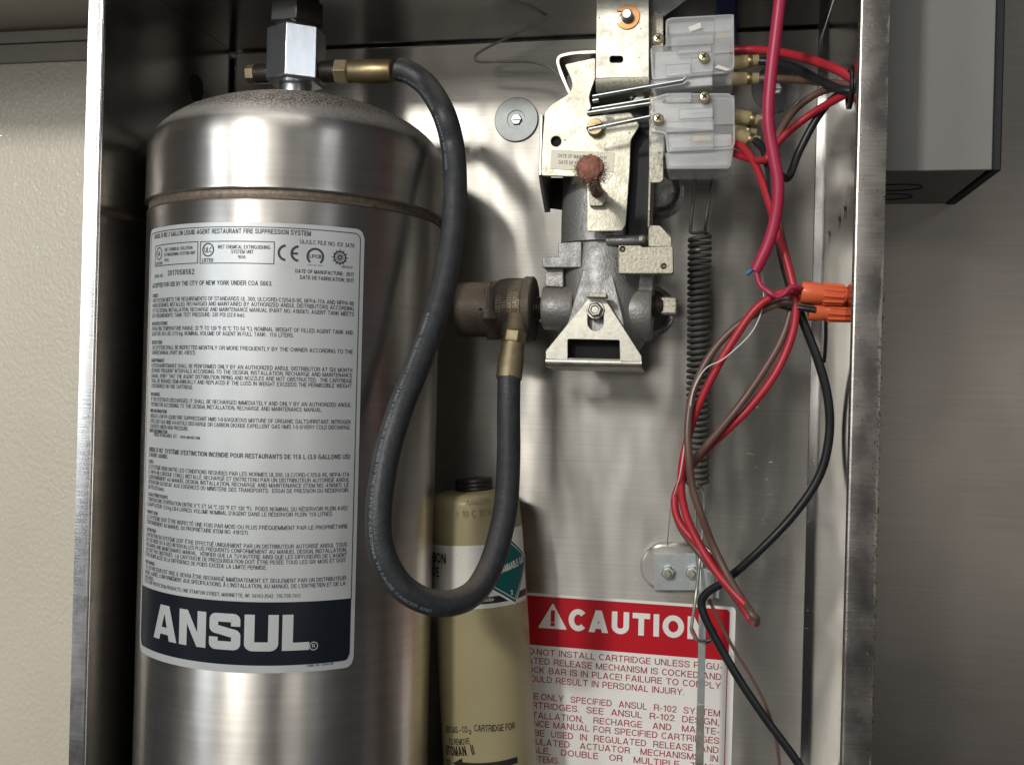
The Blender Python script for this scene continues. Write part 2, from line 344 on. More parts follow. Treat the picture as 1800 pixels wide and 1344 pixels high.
# ------------------------------------------------------------------ materials
def mat(name, base, metal=0.0, rough=.5, var=None, vscale=(60, 60, 60), vamt=.5, bump=0, bscale=(200, 200, 200), bdist=.0004,
        aniso=0, rvar=0, rscale=None, trans=0, ior=1.45, coat=0, dirt=None, sss=0, detail=4, spec=.5, spots=None, edge=None, alpha=1, wave=None):
    m = bpy.data.materials.new(name); m.use_nodes = True; nt = m.node_tree; N = nt.nodes; Lk = nt.links
    b = N['Principled BSDF']; b.inputs['Base Color'].default_value = (*base, 1); b.inputs['Metallic'].default_value = metal
    b.inputs['Roughness'].default_value = rough; b.inputs['IOR'].default_value = ior
    b.inputs['Transmission Weight'].default_value = trans; b.inputs['Coat Weight'].default_value = coat
    b.inputs['Specular IOR Level'].default_value = spec
    b.inputs['Alpha'].default_value = alpha
    tc = N.new('ShaderNodeTexCoord')
    def noise(sc, det=4, rg=.55):
        mp = N.new('ShaderNodeMapping'); mp.inputs['Scale'].default_value = sc; Lk.new(tc.outputs['Object'], mp.inputs[0])
        n = N.new('ShaderNodeTexNoise'); n.inputs['Scale'].default_value = 1; n.inputs['Detail'].default_value = det
        n.inputs['Roughness'].default_value = rg; Lk.new(mp.outputs[0], n.inputs['Vector']); return n.outputs['Fac']
    def ramp(src, lo, hi):
        r = N.new('ShaderNodeMapRange'); r.inputs[1].default_value = lo; r.inputs[2].default_value = hi; Lk.new(src, r.inputs[0]); return r.outputs[0]
    def mix(f, a, c):
        x = N.new('ShaderNodeMix'); x.data_type = 'RGBA'; Lk.new(f, x.inputs[0])
        if isinstance(a, tuple): x.inputs[6].default_value = (*a, 1)
        else: Lk.new(a, x.inputs[6])
        x.inputs[7].default_value = (*c, 1); return x.outputs[2]
    col = None
    if var:
        f = ramp(noise(vscale, detail), .5-vamt*.4, .5+vamt*.4); col = mix(f, base, var)
    rsock = None
    if rvar:
        f = noise(rscale or vscale, 5); mm = N.new('ShaderNodeMapRange'); mm.inputs[1].default_value = .3; mm.inputs[2].default_value = .7
        mm.inputs[3].default_value = rough-rvar; mm.inputs[4].default_value = rough+rvar; Lk.new(f, mm.inputs[0]); rsock = mm.outputs[0]
    if spots:                                # small flecks: (colour, scale, threshold)
        c2, sc, th = spots; sc = sc if isinstance(sc, tuple) else (sc, sc, sc); f = ramp(noise(sc, 3, .6), th, th+.03); col = mix(f, col if col is not None else base, c2)
        if metal:
            mu = N.new('ShaderNodeMath'); mu.operation = 'MULTIPLY_ADD'; mu.inputs[1].default_value = -metal; mu.inputs[2].default_value = metal
            Lk.new(f, mu.inputs[0]); Lk.new(mu.outputs[0], b.inputs['Metallic'])
    if dirt:                                 # settled dust: (colour, normal z from, to, grain)
        c2, lo, hi, sc = dirt; g = N.new('ShaderNodeNewGeometry'); sx = N.new('ShaderNodeSeparateXYZ'); Lk.new(g.outputs['Normal'], sx.inputs[0])
        f1 = ramp(sx.outputs['Z'], lo, hi); f2 = ramp(noise((sc, sc, sc), 5, .65), .30, .56)
        mu = N.new('ShaderNodeMath'); mu.operation = 'MULTIPLY'; Lk.new(f1, mu.inputs[0]); Lk.new(f2, mu.inputs[1])
        col = mix(mu.outputs[0], col if col is not None else base, c2)
        if metal:
            m2 = N.new('ShaderNodeMath'); m2.operation = 'MULTIPLY_ADD'; m2.inputs[1].default_value = -metal*.9; m2.inputs[2].default_value = metal
            Lk.new(mu.outputs[0], m2.inputs[0]); Lk.new(m2.outputs[0], b.inputs['Metallic'])
        m3 = N.new('ShaderNodeMath'); m3.operation = 'MULTIPLY_ADD'; m3.inputs[1].default_value = .45
        if rsock is not None: Lk.new(rsock, m3.inputs[2])
        else: m3.inputs[2].default_value = rough
        Lk.new(mu.outputs[0], m3.inputs[0]); rsock = m3.outputs[0]
    if edge:                                 # grime crusted along one edge: (x from, x to, colour)
        x0, x1, c2 = edge; sp = N.new('ShaderNodeSeparateXYZ'); Lk.new(tc.outputs['Object'], sp.inputs[0])
        f1 = ramp(sp.outputs['X'], x0, x1); f2 = noise((260, 260, 60), 6, .7); f3 = noise((9, 9, 11), 3, .6)
        a1 = N.new('ShaderNodeMath'); a1.operation = 'MULTIPLY_ADD'; a1.inputs[1].default_value = .75; Lk.new(f1, a1.inputs[0]); Lk.new(f2, a1.inputs[2])
        a2 = N.new('ShaderNodeMath'); a2.operation = 'MULTIPLY_ADD'; a2.inputs[1].default_value = .9; Lk.new(f3, a2.inputs[0]); Lk.new(a1.outputs[0], a2.inputs[2])
        f = ramp(a2.outputs[0], 1.60, 1.95); col = mix(f, col if col is not None else base, c2)
        m4 = N.new('ShaderNodeMath'); m4.operation = 'MULTIPLY_ADD'; m4.inputs[1].default_value = -metal; m4.inputs[2].default_value = metal
        Lk.new(f, m4.inputs[0]); Lk.new(m4.outputs[0], b.inputs['Metallic'])
        m5 = N.new('ShaderNodeMath'); m5.operation = 'MULTIPLY_ADD'; m5.inputs[1].default_value = .5
        if rsock is not None: Lk.new(rsock, m5.inputs[2])
        else: m5.inputs[2].default_value = rough
        Lk.new(f, m5.inputs[0]); rsock = m5.outputs[0]
    if col is not None: Lk.new(col, b.inputs['Base Color'])
    if rsock is not None: Lk.new(rsock, b.inputs['Roughness'])
    wv = None
    if wave:                                 # sheet metal is never quite flat: (scale, height)
        wv = N.new('ShaderNodeBump'); wv.inputs['Strength'].default_value = 1; wv.inputs['Distance'].default_value = wave[1]
        Lk.new(noise(wave[0], 2), wv.inputs['Height']); Lk.new(wv.outputs[0], b.inputs['Normal'])
    if bump:
        bp = N.new('ShaderNodeBump'); bp.inputs['Strength'].default_value = bump; bp.inputs['Distance'].default_value = bdist
        Lk.new(noise(bscale, 3), bp.inputs['Height']); Lk.new(bp.outputs[0], b.inputs['Normal'])
        if wv: Lk.new(wv.outputs[0], bp.inputs['Normal'])
    if aniso:
        tg = N.new('ShaderNodeTangent'); tg.direction_type = 'RADIAL'; tg.axis = 'Z'; Lk.new(tg.outputs[0], b.inputs['Tangent'])
        b.inputs['Anisotropic'].default_value = aniso; b.inputs['Anisotropic Rotation'].default_value = .25
    return m
M = {}
D = .188; XL = -.412; XR = .081; ZT = .2815; ZB = -.37
M['panel'] = mat('brushed_steel_panel', (.58, .56, .52), 1, .42, (.47, .45, .41), (7, 7, 800), .8, .30, (25, 25, 1300), .0002, 1.0, .07, (11, 11, 8), spots=((.70, .68, .63), (110, 110, 420), .715), wave=((16, 16, 7), .0016))
M['wallsteel'] = mat('brushed_steel_side', (.42, .41, .40), 1, .17, (.35, .34, .33), (9, 40, 700), .7, .08, (20, 60, 1200), .0002, .4, .05, (12, 12, 12), spots=((.22, .20, .18), 120, .79))
M['flange'] = mat('steel_flange', (.66, .65, .64), 1, .27, (.46, .44, .42), (60, 60, 900), .8, .35, (60, 60, 1300), .0002, .6, .08, (40, 40, 30))
M['flangedirty'] = mat('grimy_steel_flange', (.56, .53, .50), 1, .27, (.36, .33, .30), (60, 60, 900), .8, .35, (60, 60, 1300), .0002, .6, .08, (40, 40, 30),
                       edge=((XR-XL)/2+.0100, (XR-XL)/2+.0172, (.085, .058, .038)))
M['tank'] = mat('polished_tank_steel', (.72, .69, .65), 1, .36, (.61, .58, .535), (12, 12, 260), .6, 0, (30, 30, 700), .0002, .78, .06, (30, 30, 16), wave=((22, 22, 9), .0006),
                dirt=((.060, .042, .030), .46, .80, 700), spots=((.30, .26, .21), 260, .775))
M['zincfront'] = mat('dusty_front_zinc', (.60, .58, .49), .8, .45, (.40, .375, .285), (300, 300, 300), .8, .4, (600, 600, 600), .0004, 0, .1, (60, 60, 60), spots=((.13, .105, .075), 340, .69))
M['seam'] = mat('tarnished_weld', (.30, .25, .20), .8, .55, (.12, .09, .07), (300, 300, 300), .8, .5, (400, 400, 400))
M['zinc'] = mat('zinc_plate', (.54, .53, .48), .95, .42, (.38, .365, .30), (330, 330, 330), .8, .25, (500, 500, 500), .0002, 0, .10, (90, 90, 90), spots=((.14, .115, .08), 300, .70))
M['zincdirty'] = mat('dusty_zinc_plate', (.52, .50, .42), .7, .5, (.28, .255, .19), (420, 420, 420), .8, .5, (600, 600, 600), .0005, spots=((.08, .065, .048), 480, .64))
M['zincblue'] = mat('galvanised_bracket', (.60, .64, .63), .9, .42, (.44, .48, .48), (160, 160, 160), .7, .2, (400, 400, 400), .0002)
M['cast'] = mat('cast_aluminium', (.40, .40, .395), .7, .50, (.25, .245, .235), (160, 160, 160), .8, .6, (650, 650, 650), .0007, dirt=((.17, .14, .105), .10, .8, 1000), spots=((.09, .075, .058), 420, .69), rvar=.08)
M['brass'] = mat('worn_brass', (.40, .32, .18), .85, .40, (.25, .19, .10), (160, 160, 160), .8, .2, (600, 600, 600), .0002)
M['brassdull'] = mat('dull_brass', (.32, .265, .16), .65, .52, (.20, .16, .10), (160, 160, 160), .8, .3, (800, 800, 800), .0003)
M['bronze'] = mat('dark_bronze', (.110, .09, .068), .45, .56, (.065, .052, .042), (140, 140, 140), .8, .55, (600, 600, 600), .0006, dirt=((.20, .165, .12), .2, .85, 1000))
M['nickel'] = mat('nickel_fitting', (.74, .76, .78), 1, .30, (.62, .64, .67), (200, 200, 60), .6, .12, (500, 500, 100), .0002)
M['blacksteel'] = mat('black_steel', (.035, .034, .035), .6, .33, (.06, .055, .05), (250, 250, 250), .7, .4, (700, 700, 700), .0003, spots=((.5, .47, .42), 650, .71))
M['darksteel'] = mat('dark_threads', (.16, .145, .125), .9, .42, (.08, .07, .06), (300, 300, 300), .7)
M['rubber'] = mat('black_rubber_hose', (.020, .022, .025), 0, .46, (.045, .048, .052), (110, 110, 110), .8, .6, (420, 420, 420), .0006, dirt=((.15, .13, .105), .45, 1.0, 1300))
M['print_grey'] = mat('hose_print', (.20, .225, .25), 0, .6)
M['khaki'] = mat('khaki_paint', (.40, .345, .20), 0, .36, (.34, .29, .16), (24, 24, 14), .8, .08, (300, 300, 300), .0004, spots=((.13, .11, .065), 75, .715), rvar=.1, rscale=(60, 60, 20))
M['white'] = mat('white_vinyl', (.86, .85, .82), 0, .36, (.80, .78, .73), (30, 30, 30), .6)
M['whitedirty'] = mat('white_paper_label', (.82, .80, .76), 0, .42, (.74, .70, .62), (26, 26, 26), .5, spots=((.50, .40, .27), 90, .68))
M['silver'] = mat('silver_label', (.60, .625, .63), .3, .40, (.54, .56, .565), (14, 14, 10), .7, rvar=.08, rscale=(30, 30, 30), spots=((.40, .37, .31), 70, .775))
M['ink'] = mat('dark_label_ink', (.035, .042, .052), 0, .42)
M['navy'] = mat('navy_label_ink', (.006, .009, .015), 0, .30, (.010, .013, .019), (40, 40, 40), .6)
M['black'] = mat('black_ink', (.02, .02, .02), 0, .4)
M['redprint'] = mat('red_print', (.50, .008, .020), 0, .34, (.50, .008, .018), (20, 20, 20), .6)
M['redink'] = mat('dark_red_ink', (.36, .035, .045), 0, .4)
M['green'] = mat('green_hazard_print', (.004, .105, .098), 0, .34)
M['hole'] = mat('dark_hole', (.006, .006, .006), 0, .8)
M['cream'] = mat('cream_wall_panel', (.70, .65, .54), 0, .27, (.61, .56, .45), (6, 6, 5), .8, .7, (290, 290, 230), .0015, detail=3, spots=((.40, .36, .28), 60, .775))
M['trim'] = mat('grey_trim', (.36, .33, .285), 0, .45, (.31, .28, .24), (30, 30, 30), .6)
M['soffit'] = mat('hood_underside', (.50, .465, .42), .3, .42, (.45, .42, .38), (8, 8, 8), .6)
M['backsteel'] = mat('stainless_wall', (.32, .295, .265), 1, .36, (.28, .256, .23), (10, 10, 500), .6, .12, (20, 20, 900), .0002, .45, .07, (6, 6, 6), spots=((.22, .19, .15), (70, 70, 70), .75), wave=((5, 5, 4), .0015))
M['greybox'] = mat('grey_box_paint', (.225, .225, .213), 0, .42, (.205, .205, .193), (14, 14, 14), .6, .10, (900, 900, 900), .0002, spots=((.16, .15, .13), 130, .765))
M['gasket'] = mat('black_gasket', (.012, .013, .017), 0, .6)
M['red'] = mat('red_wire', (.50, .026, .042), 0, .40, (.36, .02, .03), (70, 70, 70), .8, bump=.3, bscale=(300, 300, 300), bdist=.0003, spots=((.12, .02, .02), 260, .72))
M['reddark'] = mat('dull_red_wire', (.42, .018, .03), 0, .42, (.34, .014, .024), (40, 40, 40), .7)
M['magenta'] = mat('crimson_cable', (.46, .026, .080), 0, .40, (.36, .018, .058), (60, 60, 60), .8, spots=((.14, .012, .035), 300, .72))
M['brown'] = mat('brown_wire', (.115, .062, .046), 0, .36, (.15, .09, .07), (50, 50, 50), .7)
M['blackwire'] = mat('black_wire', (.010, .011, .013), 0, .38, (.02, .021, .024), (60, 60, 60), .7)
M['thread'] = mat('white_thread', (.72, .70, .64), 0, .6)
M['bluewire'] = mat('blue_core', (.04, .14, .30), 0, .4)
M['orange'] = mat('orange_plastic', (.80, .155, .058), 0, .45, (.70, .125, .045), (60, 60, 60), .6, coat=.15)
M['spring'] = mat('oiled_spring_steel', (.072, .074, .071), .6, .38, (.12, .12, .113), (150, 150, 150), .7, dirt=((.17, .155, .125), .3, .95, 900))
M['wiresteel'] = mat('steel_wire', (.40, .385, .35), .55, .42, (.24, .23, .20), (150, 150, 150), .7)
M['clear'] = mat('clear_plastic', (.90, .91, .91), 0, .12, coat=.3, alpha=.14, bump=.05, bscale=(300, 300, 40), bdist=.0003)
M['milky'] = mat('milky_plastic', (.84, .855, .86), 0, .18, (.74, .75, .74), (60, 60, 200), .6, coat=.3, alpha=.40)
M['switchbody'] = mat('pale_switch_body', (.62, .635, .64), 0, .40, (.46, .47, .46), (70, 70, 240), .8)
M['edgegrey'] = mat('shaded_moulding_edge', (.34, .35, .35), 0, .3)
M['nylon'] = mat('yellowed_nylon', (.66, .57, .33), 0, .26, (.60, .50, .27), (90, 90, 90), .6, trans=.45, ior=1.4)
M['screwbrass'] = mat('yellow_screw', (.66, .56, .38), .8, .35, (.52, .43, .28), (200, 200, 200), .7)
M['copper'] = mat('copper_clip', (.56, .27, .11), 1, .34, (.40, .18, .07), (120, 120, 120), .7)
M['rust'] = mat('rusty_copper', (.17, .062, .042), .1, .85, (.48, .22, .16), (330, 330, 330), .9, 1.0, (420, 420, 420), .0012)
M['blue'] = mat('navy_plastic', (.006, .012, .05), 0, .35)
M['lint'] = mat('grey_lint', (.22, .175, .135), 0, .9)
M['grime'] = mat('brown_grime', (.075, .052, .034), 0, .85, (.15, .11, .075), (500, 500, 500), .8, .8, (700, 700, 700), .0006)
# ------------------------------------------------------------------ the setting: walls round the cabinet
def S(o): o['kind'] = 'structure'; return o
def grid_wall(name, x0, x1, z0, z1, y, m):
    V, Fa = box(x0, x1, y, y+.012, z0, z1); return S(mesh(name, V, Fa, m))
zt1 = P(70, 111, .012).z; zt2 = P(70, 78, .012).z; zt3 = P(70, 54, .012).z
grid_wall('plaster_wall', -1.7, -.16, -.9, zt3+.5, .012, M['cream'])
grid_wall('steel_wall', -.158, 1.7, -.9, zt3+.5, .012, M['backsteel'])
S(mesh('wall_trim', *box(-1.7, -.16, .0075, .0118, zt1, zt2-.0006), M['trim'], bevel=.0008))
S(mesh('wall_trim', *box(-1.7, -.16, .0055, .0118, zt2, zt3-.002), M['trim'], bevel=.0008))
S(mesh('hood', *box(-1.7, XL-.016, -.31, .0118, zt3, zt3+.05), M['soffit'], bevel=.001))
rg = random.Random(21); V, Fa = [], []
for i in range(330):
    px = rg.uniform(-20, 142); py = 112+abs(rg.gauss(0, 1))*170+rg.uniform(0, 90); p = P(px, min(py, 640), .0122); r_ = rg.uniform(.0004, .0011)
    vs, fs = lathe((0, 0, 0), (0, -1, 0), [(r_, 0), (r_*.8, r_*.22), (r_*.3, r_*.34)], 7, rg.random()); n = len(V)
    V += [p+Vector((v.x, v.y, v.z*rg.choice((1, 1.4, 2.2)))) for v in vs]; Fa += [tuple(k+n for k in f) for f in fs]
tag(mesh('grease_drops', V, Fa, mat('glossy_drops', (.80, .78, .70), 0, .15, coat=.5), smooth=True, angle=80), 'tiny glossy grease drops scattered over the cream wall panel', None, None, 'stuff')
zq = P(1780, 22, .012).z
S(mesh('wall_trim', *box(.30, 1.7, .003, .0118, zq, zq+.10), M['backsteel'], bevel=.001))
# ------------------------------------------------------------------ the steel enclosure
cab = thing('enclosure', 'open brushed stainless steel cabinet holding the tank and the release mechanism', 'cabinet', ((XL+XR)/2, -D/2, ZB))
def bent(xw, sgn, wf, name, m):              # side wall with rolled front flange, extruded upwards
    r = .0022; t = .0012; prof = []
    prof.append((xw, .004)); prof.append((xw, -D+r))
    for k in range(1, 7):
        a = math.pi/2*k/6; prof.append((xw+sgn*(r-r*math.cos(a)), -D+r-r*math.sin(a)))
    prof.append((xw+sgn*wf, -D)); prof.append((xw+sgn*wf, -D+.010)); prof.append((xw+sgn*(wf-t), -D+.010)); prof.append((xw+sgn*(wf-t), -D+t))
    prof.append((xw+sgn*r, -D+t)); prof.append((xw+sgn*t, -D+r)); prof.append((xw+sgn*t, .004))
    V = [(x, y, z) for z in (ZB, ZT+.01) for x, y in prof]; n = len(prof)
    Fa = [(i, (i+1) % n, n+(i+1) % n, n+i) for i in range(n)]+[tuple(range(n)), tuple(range(n, 2*n))]
    o = mesh(name, V, Fa, m, cab, smooth=True, angle=50); o.data.materials.append(M['wallsteel'])
    for p in o.data.polygons:
        if abs(p.normal.x) > .98 and abs(p.center.y+OFF[cab.name].y+D/2) < .02: p.material_index = 1
    return o
bent(XL, -1, .0118, 'side_wall', M['flange'])
bent(XR, 1, .0172, 'side_wall', M['flangedirty'])
mesh('top_wall', *box(XL+.0004, XR-.0004, -D+.001, .004, ZT+.0003, ZT+.0015), M['wallsteel'], cab)
mesh('bottom_wall', *box(XL+.0004, XR-.0004, -D+.001, .004, ZB, ZB+.0012), M['wallsteel'], cab)
mesh('rear_sheet', *box(XL-.001, XR+.001, .0045, .0060, ZB, ZT+.01), M['wallsteel'], cab)
back = mesh('back_panel', *box(XL+.0035, XR-.0042, -.0020, .0010, ZB+.004, ZT-.0015), M['panel'], cab, bevel=.0007, seg=3)
# folded strip along the top of the back, deeper in shade
zs = P(900, 48, -.004).z
def disc(px, py, Y, rpx, prof, m, name, parent, n=36):
    c = P(px, py, Y); k = K(px, py, Y)
    return mesh(name, *lathe(c, (0, -1, 0), [(r*rpx*k, h) for r, h in prof], n), m, parent, smooth=True)
def washer(px, py, r, m):
    wz = disc(px, py, -.0022, r, [(1, 0), (1, .0014), (.97, .0019), (.42, .0019), (.40, .0010), (.0, .0010)], m, 'washer', cab)
    disc(px, py, -.0030, r*.26, [(1, 0), (1, .0016), (.85, .0026), (.0, .0026)], M['zincblue'], 'bolt_head', wz, 6)
    c = P(px, py, -.0058); k = K(px, py, -.005)*r
    mesh('bolt_slot', *box(c.x-.2*k, c.x+.2*k, c.y-.0002, c.y+.0012, c.z-.022*k, c.z+.022*k), M['hole'], wz)
    return wz
M['washer'] = mat('grey_washer', (.34, .36, .355), .6, .5, (.26, .275, .27), (120, 120, 120), .7)
washer(908, 211, 39, M['washer'])
washer(1364, 157, 42, M['wallsteel'])
# pressed bosses in the back panel
def boss(px, py, rpx, h=.010):
    return disc(px, py, -.0015, rpx, [(1.06, 0), (1.02, h*.3), (1.0, h*.7), (.95, h*.93), (.86, h), (.70, h*.93), (.62, h*.9), (.0, h*.9)], M['flange'], 'pressed_boss', cab, 40)
boss(1160, 342, 42, .014); boss(1141, 548, 44, .012)
# side wall holes seen on edge
for px, py, s in ((337, 155, 1),):
    c = P(337, 155, -.062); c.x = XL+.0003
    mesh('wall_hole', *lathe(c, (1, 0, 0), [(.0105, 0), (.0105, .0004)], 24), M['hole'], cab)
    mesh('hole_rim', *tube([Vector((c.x+.0004, c.y+.0105*math.cos(a), c.z+.0105*math.sin(a))) for a in [math.pi*(.05+.9*k/14)+math.pi*1.5 for k in range(15)]], .0006, 6), M['flange'], cab, smooth=True)
c = P(1503, 154, -.160); c.x = XR-.0004
mesh('wire_bushing', *lathe(c, (-1, 0, 0), [(.013, 0), (.013, .0012), (.0105, .0016), (.0105, .0002)], 28), M['blackwire'], cab, smooth=True)
# slot pressed in the right side wall, scribbled marks on it
cs = P(1458, 590, -.05); cs.x = XR-.0004
mesh('pressed_slot', *tube([Vector((cs.x, cs.y-.012*math.cos(a), cs.z+.02*math.sin(a))) for a in [math.pi*(-.4+.8*k/12) for k in range(13)]], .0012, 6), M['hole'], cab, smooth=True)
def scrawl(px, py, s):
    d = ray(px, py); q = CAM+d*((XR-.0005-CAM.x)/d.x); V, Fa = [], []
    for dy, dz, L, a in ((0, 0, .016, 1.5), (.002, .001, .012, .4), (-.001, -.002, .012, 2.4)):
        L *= s; u = Vector((0, math.cos(a), math.sin(a))); v = Vector((0, -u.z, u.y))*.0013
        o = q+Vector((0, dy, dz)); n = len(V); V += [o-u*L/2, o+v, o+u*L/2, o-v]; Fa.append((n, n+1, n+2, n+3))
    mesh('marker_scrawl', V, Fa, M['black'], cab)
scrawl(1485, 368, 1.0); scrawl(1475, 386, 1.0); scrawl(1457, 412, .9)
# grime along the outer edge of the right flange
V, Fa = [], []
rg = random.Random(3)
for i in range(260):
    z = ZT*.1-abs(rg.gauss(0, .13)) if rg.random() < .8 else rg.uniform(-.3, .2)
    x = XR+.0172-abs(rg.gauss(0, .0022))+.0006; s = rg.uniform(.0002, .0007)
    vs, fs = lathe((x, -D-.0001, z), (0, -1, 0), [(s, 0), (s*.7, s*.5), (s*.1, s*.7)], 5, rg.random()*6)
    n = len(V); V += [v+Vector((rg.uniform(-.2, .2)*s, 0, rg.uniform(-.6, .6)*s)) for v in vs]; Fa += [tuple(k+n for k in f) for f in fs]
for i in range(60):
    z = rg.uniform(-.2, .06); x = XR+.0174; s = rg.uniform(.0006, .0016)
    vs, fs = lathe((x, -D+rg.uniform(.001, .008), z), (1, 0, 0), [(s, 0), (s*.7, s*.6), (s*.1, s)], 5, rg.random()*6)
    n = len(V); V += vs; Fa += [tuple(k+n for k in f) for f in fs]
gv, gf, V2s, F2s = V, Fa, [], []
for i in range(150):                         # short bright scuffs in the brushed panel
    if i < 105: px, py = rg.gauss(1345, 42), rg.gauss(930, 85)
    else: px, py = rg.uniform(880, 1430), rg.uniform(640, 1040)
    if not (880 < px < 1436): continue
    p = P(px, py, -.0021); L = rg.uniform(.0010, .0048); t = rg.uniform(.00010, .00024); a = rg.gauss(.0, .08); d = Vector((math.cos(a), 0, math.sin(a)))*L/2; n_ = len(V2s)
    V2s += [p-d, p+Vector((0, 0, t)), p+d, p-Vector((0, 0, t))]; F2s.append((n_, n_+1, n_+2, n_+3))
sc_ = mesh('scuff_marks', V2s, F2s, mat('bright_scuff', (.62, .60, .56), .5, .5), cab); sc_['kind'] = 'stuff'; sc_['label'] = 'short pale scuffs in the brushed back panel'
V, Fa = gv, gf
g = mesh('grime', V, Fa, M['grime'], cab); g['kind'] = 'stuff'; g['label'] = 'crusted brown grime along the edge of the right flange'
# ------------------------------------------------------------------ agent tank
TX, TY, TR = -.2990, -.1130, .1048
z_of = lambda y: P(521, y, TY).z
tank = thing('agent_tank', 'tall polished steel agent tank with domed top and silver label', 'tank', (TX, TY, ZB+.0012))
ax = Vector((.0, 0, 1)).normalized()
zsh = z_of(294); zap = z_of(180)
zseam = Cyl((TX, TY, 0), (0, 0, 1), TR, (0, -1, 0)).hit(515, 340)[1]
prof = []
hd = zap-zsh; rd = TR+.0012
for k in range(0, 25):
    t = math.pi/2*k/24; e = 1.0
    prof.append((max(.004, rd*max(0, math.cos(t))**e), zsh+hd*math.sin(t)**e))
dome = [(rd-.0015, zseam+.0022), (rd+.0004, zseam+.0032), (rd+.0004, zseam+.0046), (rd, zseam+.006)]+prof
mesh('dome', *lathe((TX, TY, 0), ax, [(r, h) for r, h in dome], 128), M['tank'], tank, smooth=True, angle=40)
mesh('weld_seam', *lathe((TX, TY, 0), ax, [(TR-.002, zseam-.0042), (TR+.0001, zseam-.0036), (TR-.0012, zseam-.001), (TR-.0014, zseam+.0015), (TR-.0006, zseam+.0034), (TR-.003, zseam+.0036)], 128, caps=False), M['seam'], tank, smooth=True)
mesh('shell', *lathe((TX, TY, 0), ax, [(TR*.9, ZB+.0014), (TR, ZB+.010), (TR, zseam-.0050), (TR-.0008, zseam-.0038), (TR-.004, zseam-.0032)], 128), M['tank'], tank, smooth=True, angle=40)
# adaptor and fittings on top
ca = P(521, 100, TY); k0 = K(521, 100, TY)
zA0 = P(521, 150, TY).z; zA1 = P(521, 54, TY).z; zN1 = P(521, 10, TY).z
mesh('neck', *lathe((ca.x, TY, 0), (0, 0, 1), [(.0118, zA0-.012), (.0118, zA0+.002), (.0108, zA0+.004)], 40), M['nickel'], tank, smooth=True)
ad = mesh('adaptor_body', *lathe((ca.x, TY, 0), (0, 0, 1), [(.0195, zA0), (.0218, zA0+.0016), (.0218, zA1-.0014), (.0195, zA1)], 6, math.radians(4.0)), M['nickel'], tank, bevel=.0006)
mesh('top_nut', *lathe((ca.x, TY, 0), (0, 0, 1), [(.0185, zA1-.0002), (.0212, zA1+.002), (.0212, zN1-.002), (.018, zN1), (.018, zN1+.02)], 6, math.radians(22)), M['blacksteel'], tank, bevel=.0006)
def threads(o, axis, r, L, m, parent, name='thread', pitch=.0016):
    n = max(2, int(L/pitch)); pr = []
    for i in range(n): pr += [(r*.93, L*i/n), (r, L*(i+.5)/n)]
    pr.append((r*.93, L)); return mesh(name, *lathe(o, axis, pr, 28), m, parent, smooth=True, angle=25)
zp = P(452, 130, TY).z
xl = P(476, 130, TY).x
threads((xl, TY, zp), (-1, 0, 0), .0072, xl-P(450, 130, TY).x, M['darksteel'], tank)
mesh('plug', *lathe((P(450, 130, TY).x, TY, zp), (-1, 0, 0), [(.0068, 0), (.0068, .0062), (.0058, .007)], 6, .3), M['brassdull'], tank, bevel=.0004)
# print on the tank
Tk = Cyl((TX, TY, 0), (0, 0, 1), TR, (0, -1, 0))
cap = lambda py, n: K(450, py, -.21)*n
uL = Tk.hit(268, 460)[0]-.0050; uR = Tk.hit(640, 430)[0]; hT = Tk.hit(640, 404)[1]; hB = Tk.hit(612, 1172)[1]
rc = .006
def lab(u):
    d = 0
    e = min(u-uL, uR-u)
    if e < rc: d = rc-math.sqrt(max(0, rc*rc-(rc-e)**2))
    return hB+d, hT-d
us = [0, .0003, .001, .002, .004]
label = mesh('label', *Tk.wrap(colstrip(lab, uL, uR, 110), .0004), M['silver'], tank, smooth=True)
fr = .0030
def inner(u):
    return lab(u)
iu0, iu1 = uL+fr, uR-fr; ih1 = hT-fr; bandT = Tk.hit(611, 1051)[1]; bandB = Tk.hit(611, 1159)[1]
path = rrect(iu0, bandT, iu1, ih1, .004, 6)
# keep square corners at the bottom
path = [(iu0, bandT), (iu1, bandT)]+[q for q in rrect(iu0, bandT, iu1, ih1, .004, 6) if q[1] > (bandT+ih1)/2]
path = [(iu1, bandT)]+[q for q in path[2:]]+[(iu0, bandT)]
fl = stroke(dense(path, .003), .0005)
mesh('label_frame', *Tk.wrap(fl, .0006), M['ink'], label)
def band(u):
    d = 0; e = min(u-iu0, iu1-u); rcb = .0042
    if e < rcb: d = rcb-math.sqrt(max(0, rcb*rcb-(rcb-e)**2))
    return bandB+d, bandT
mesh('logo_band', *Tk.wrap(colstrip(band, iu0, iu1, 100), .0006), M['navy'], label, smooth=True)
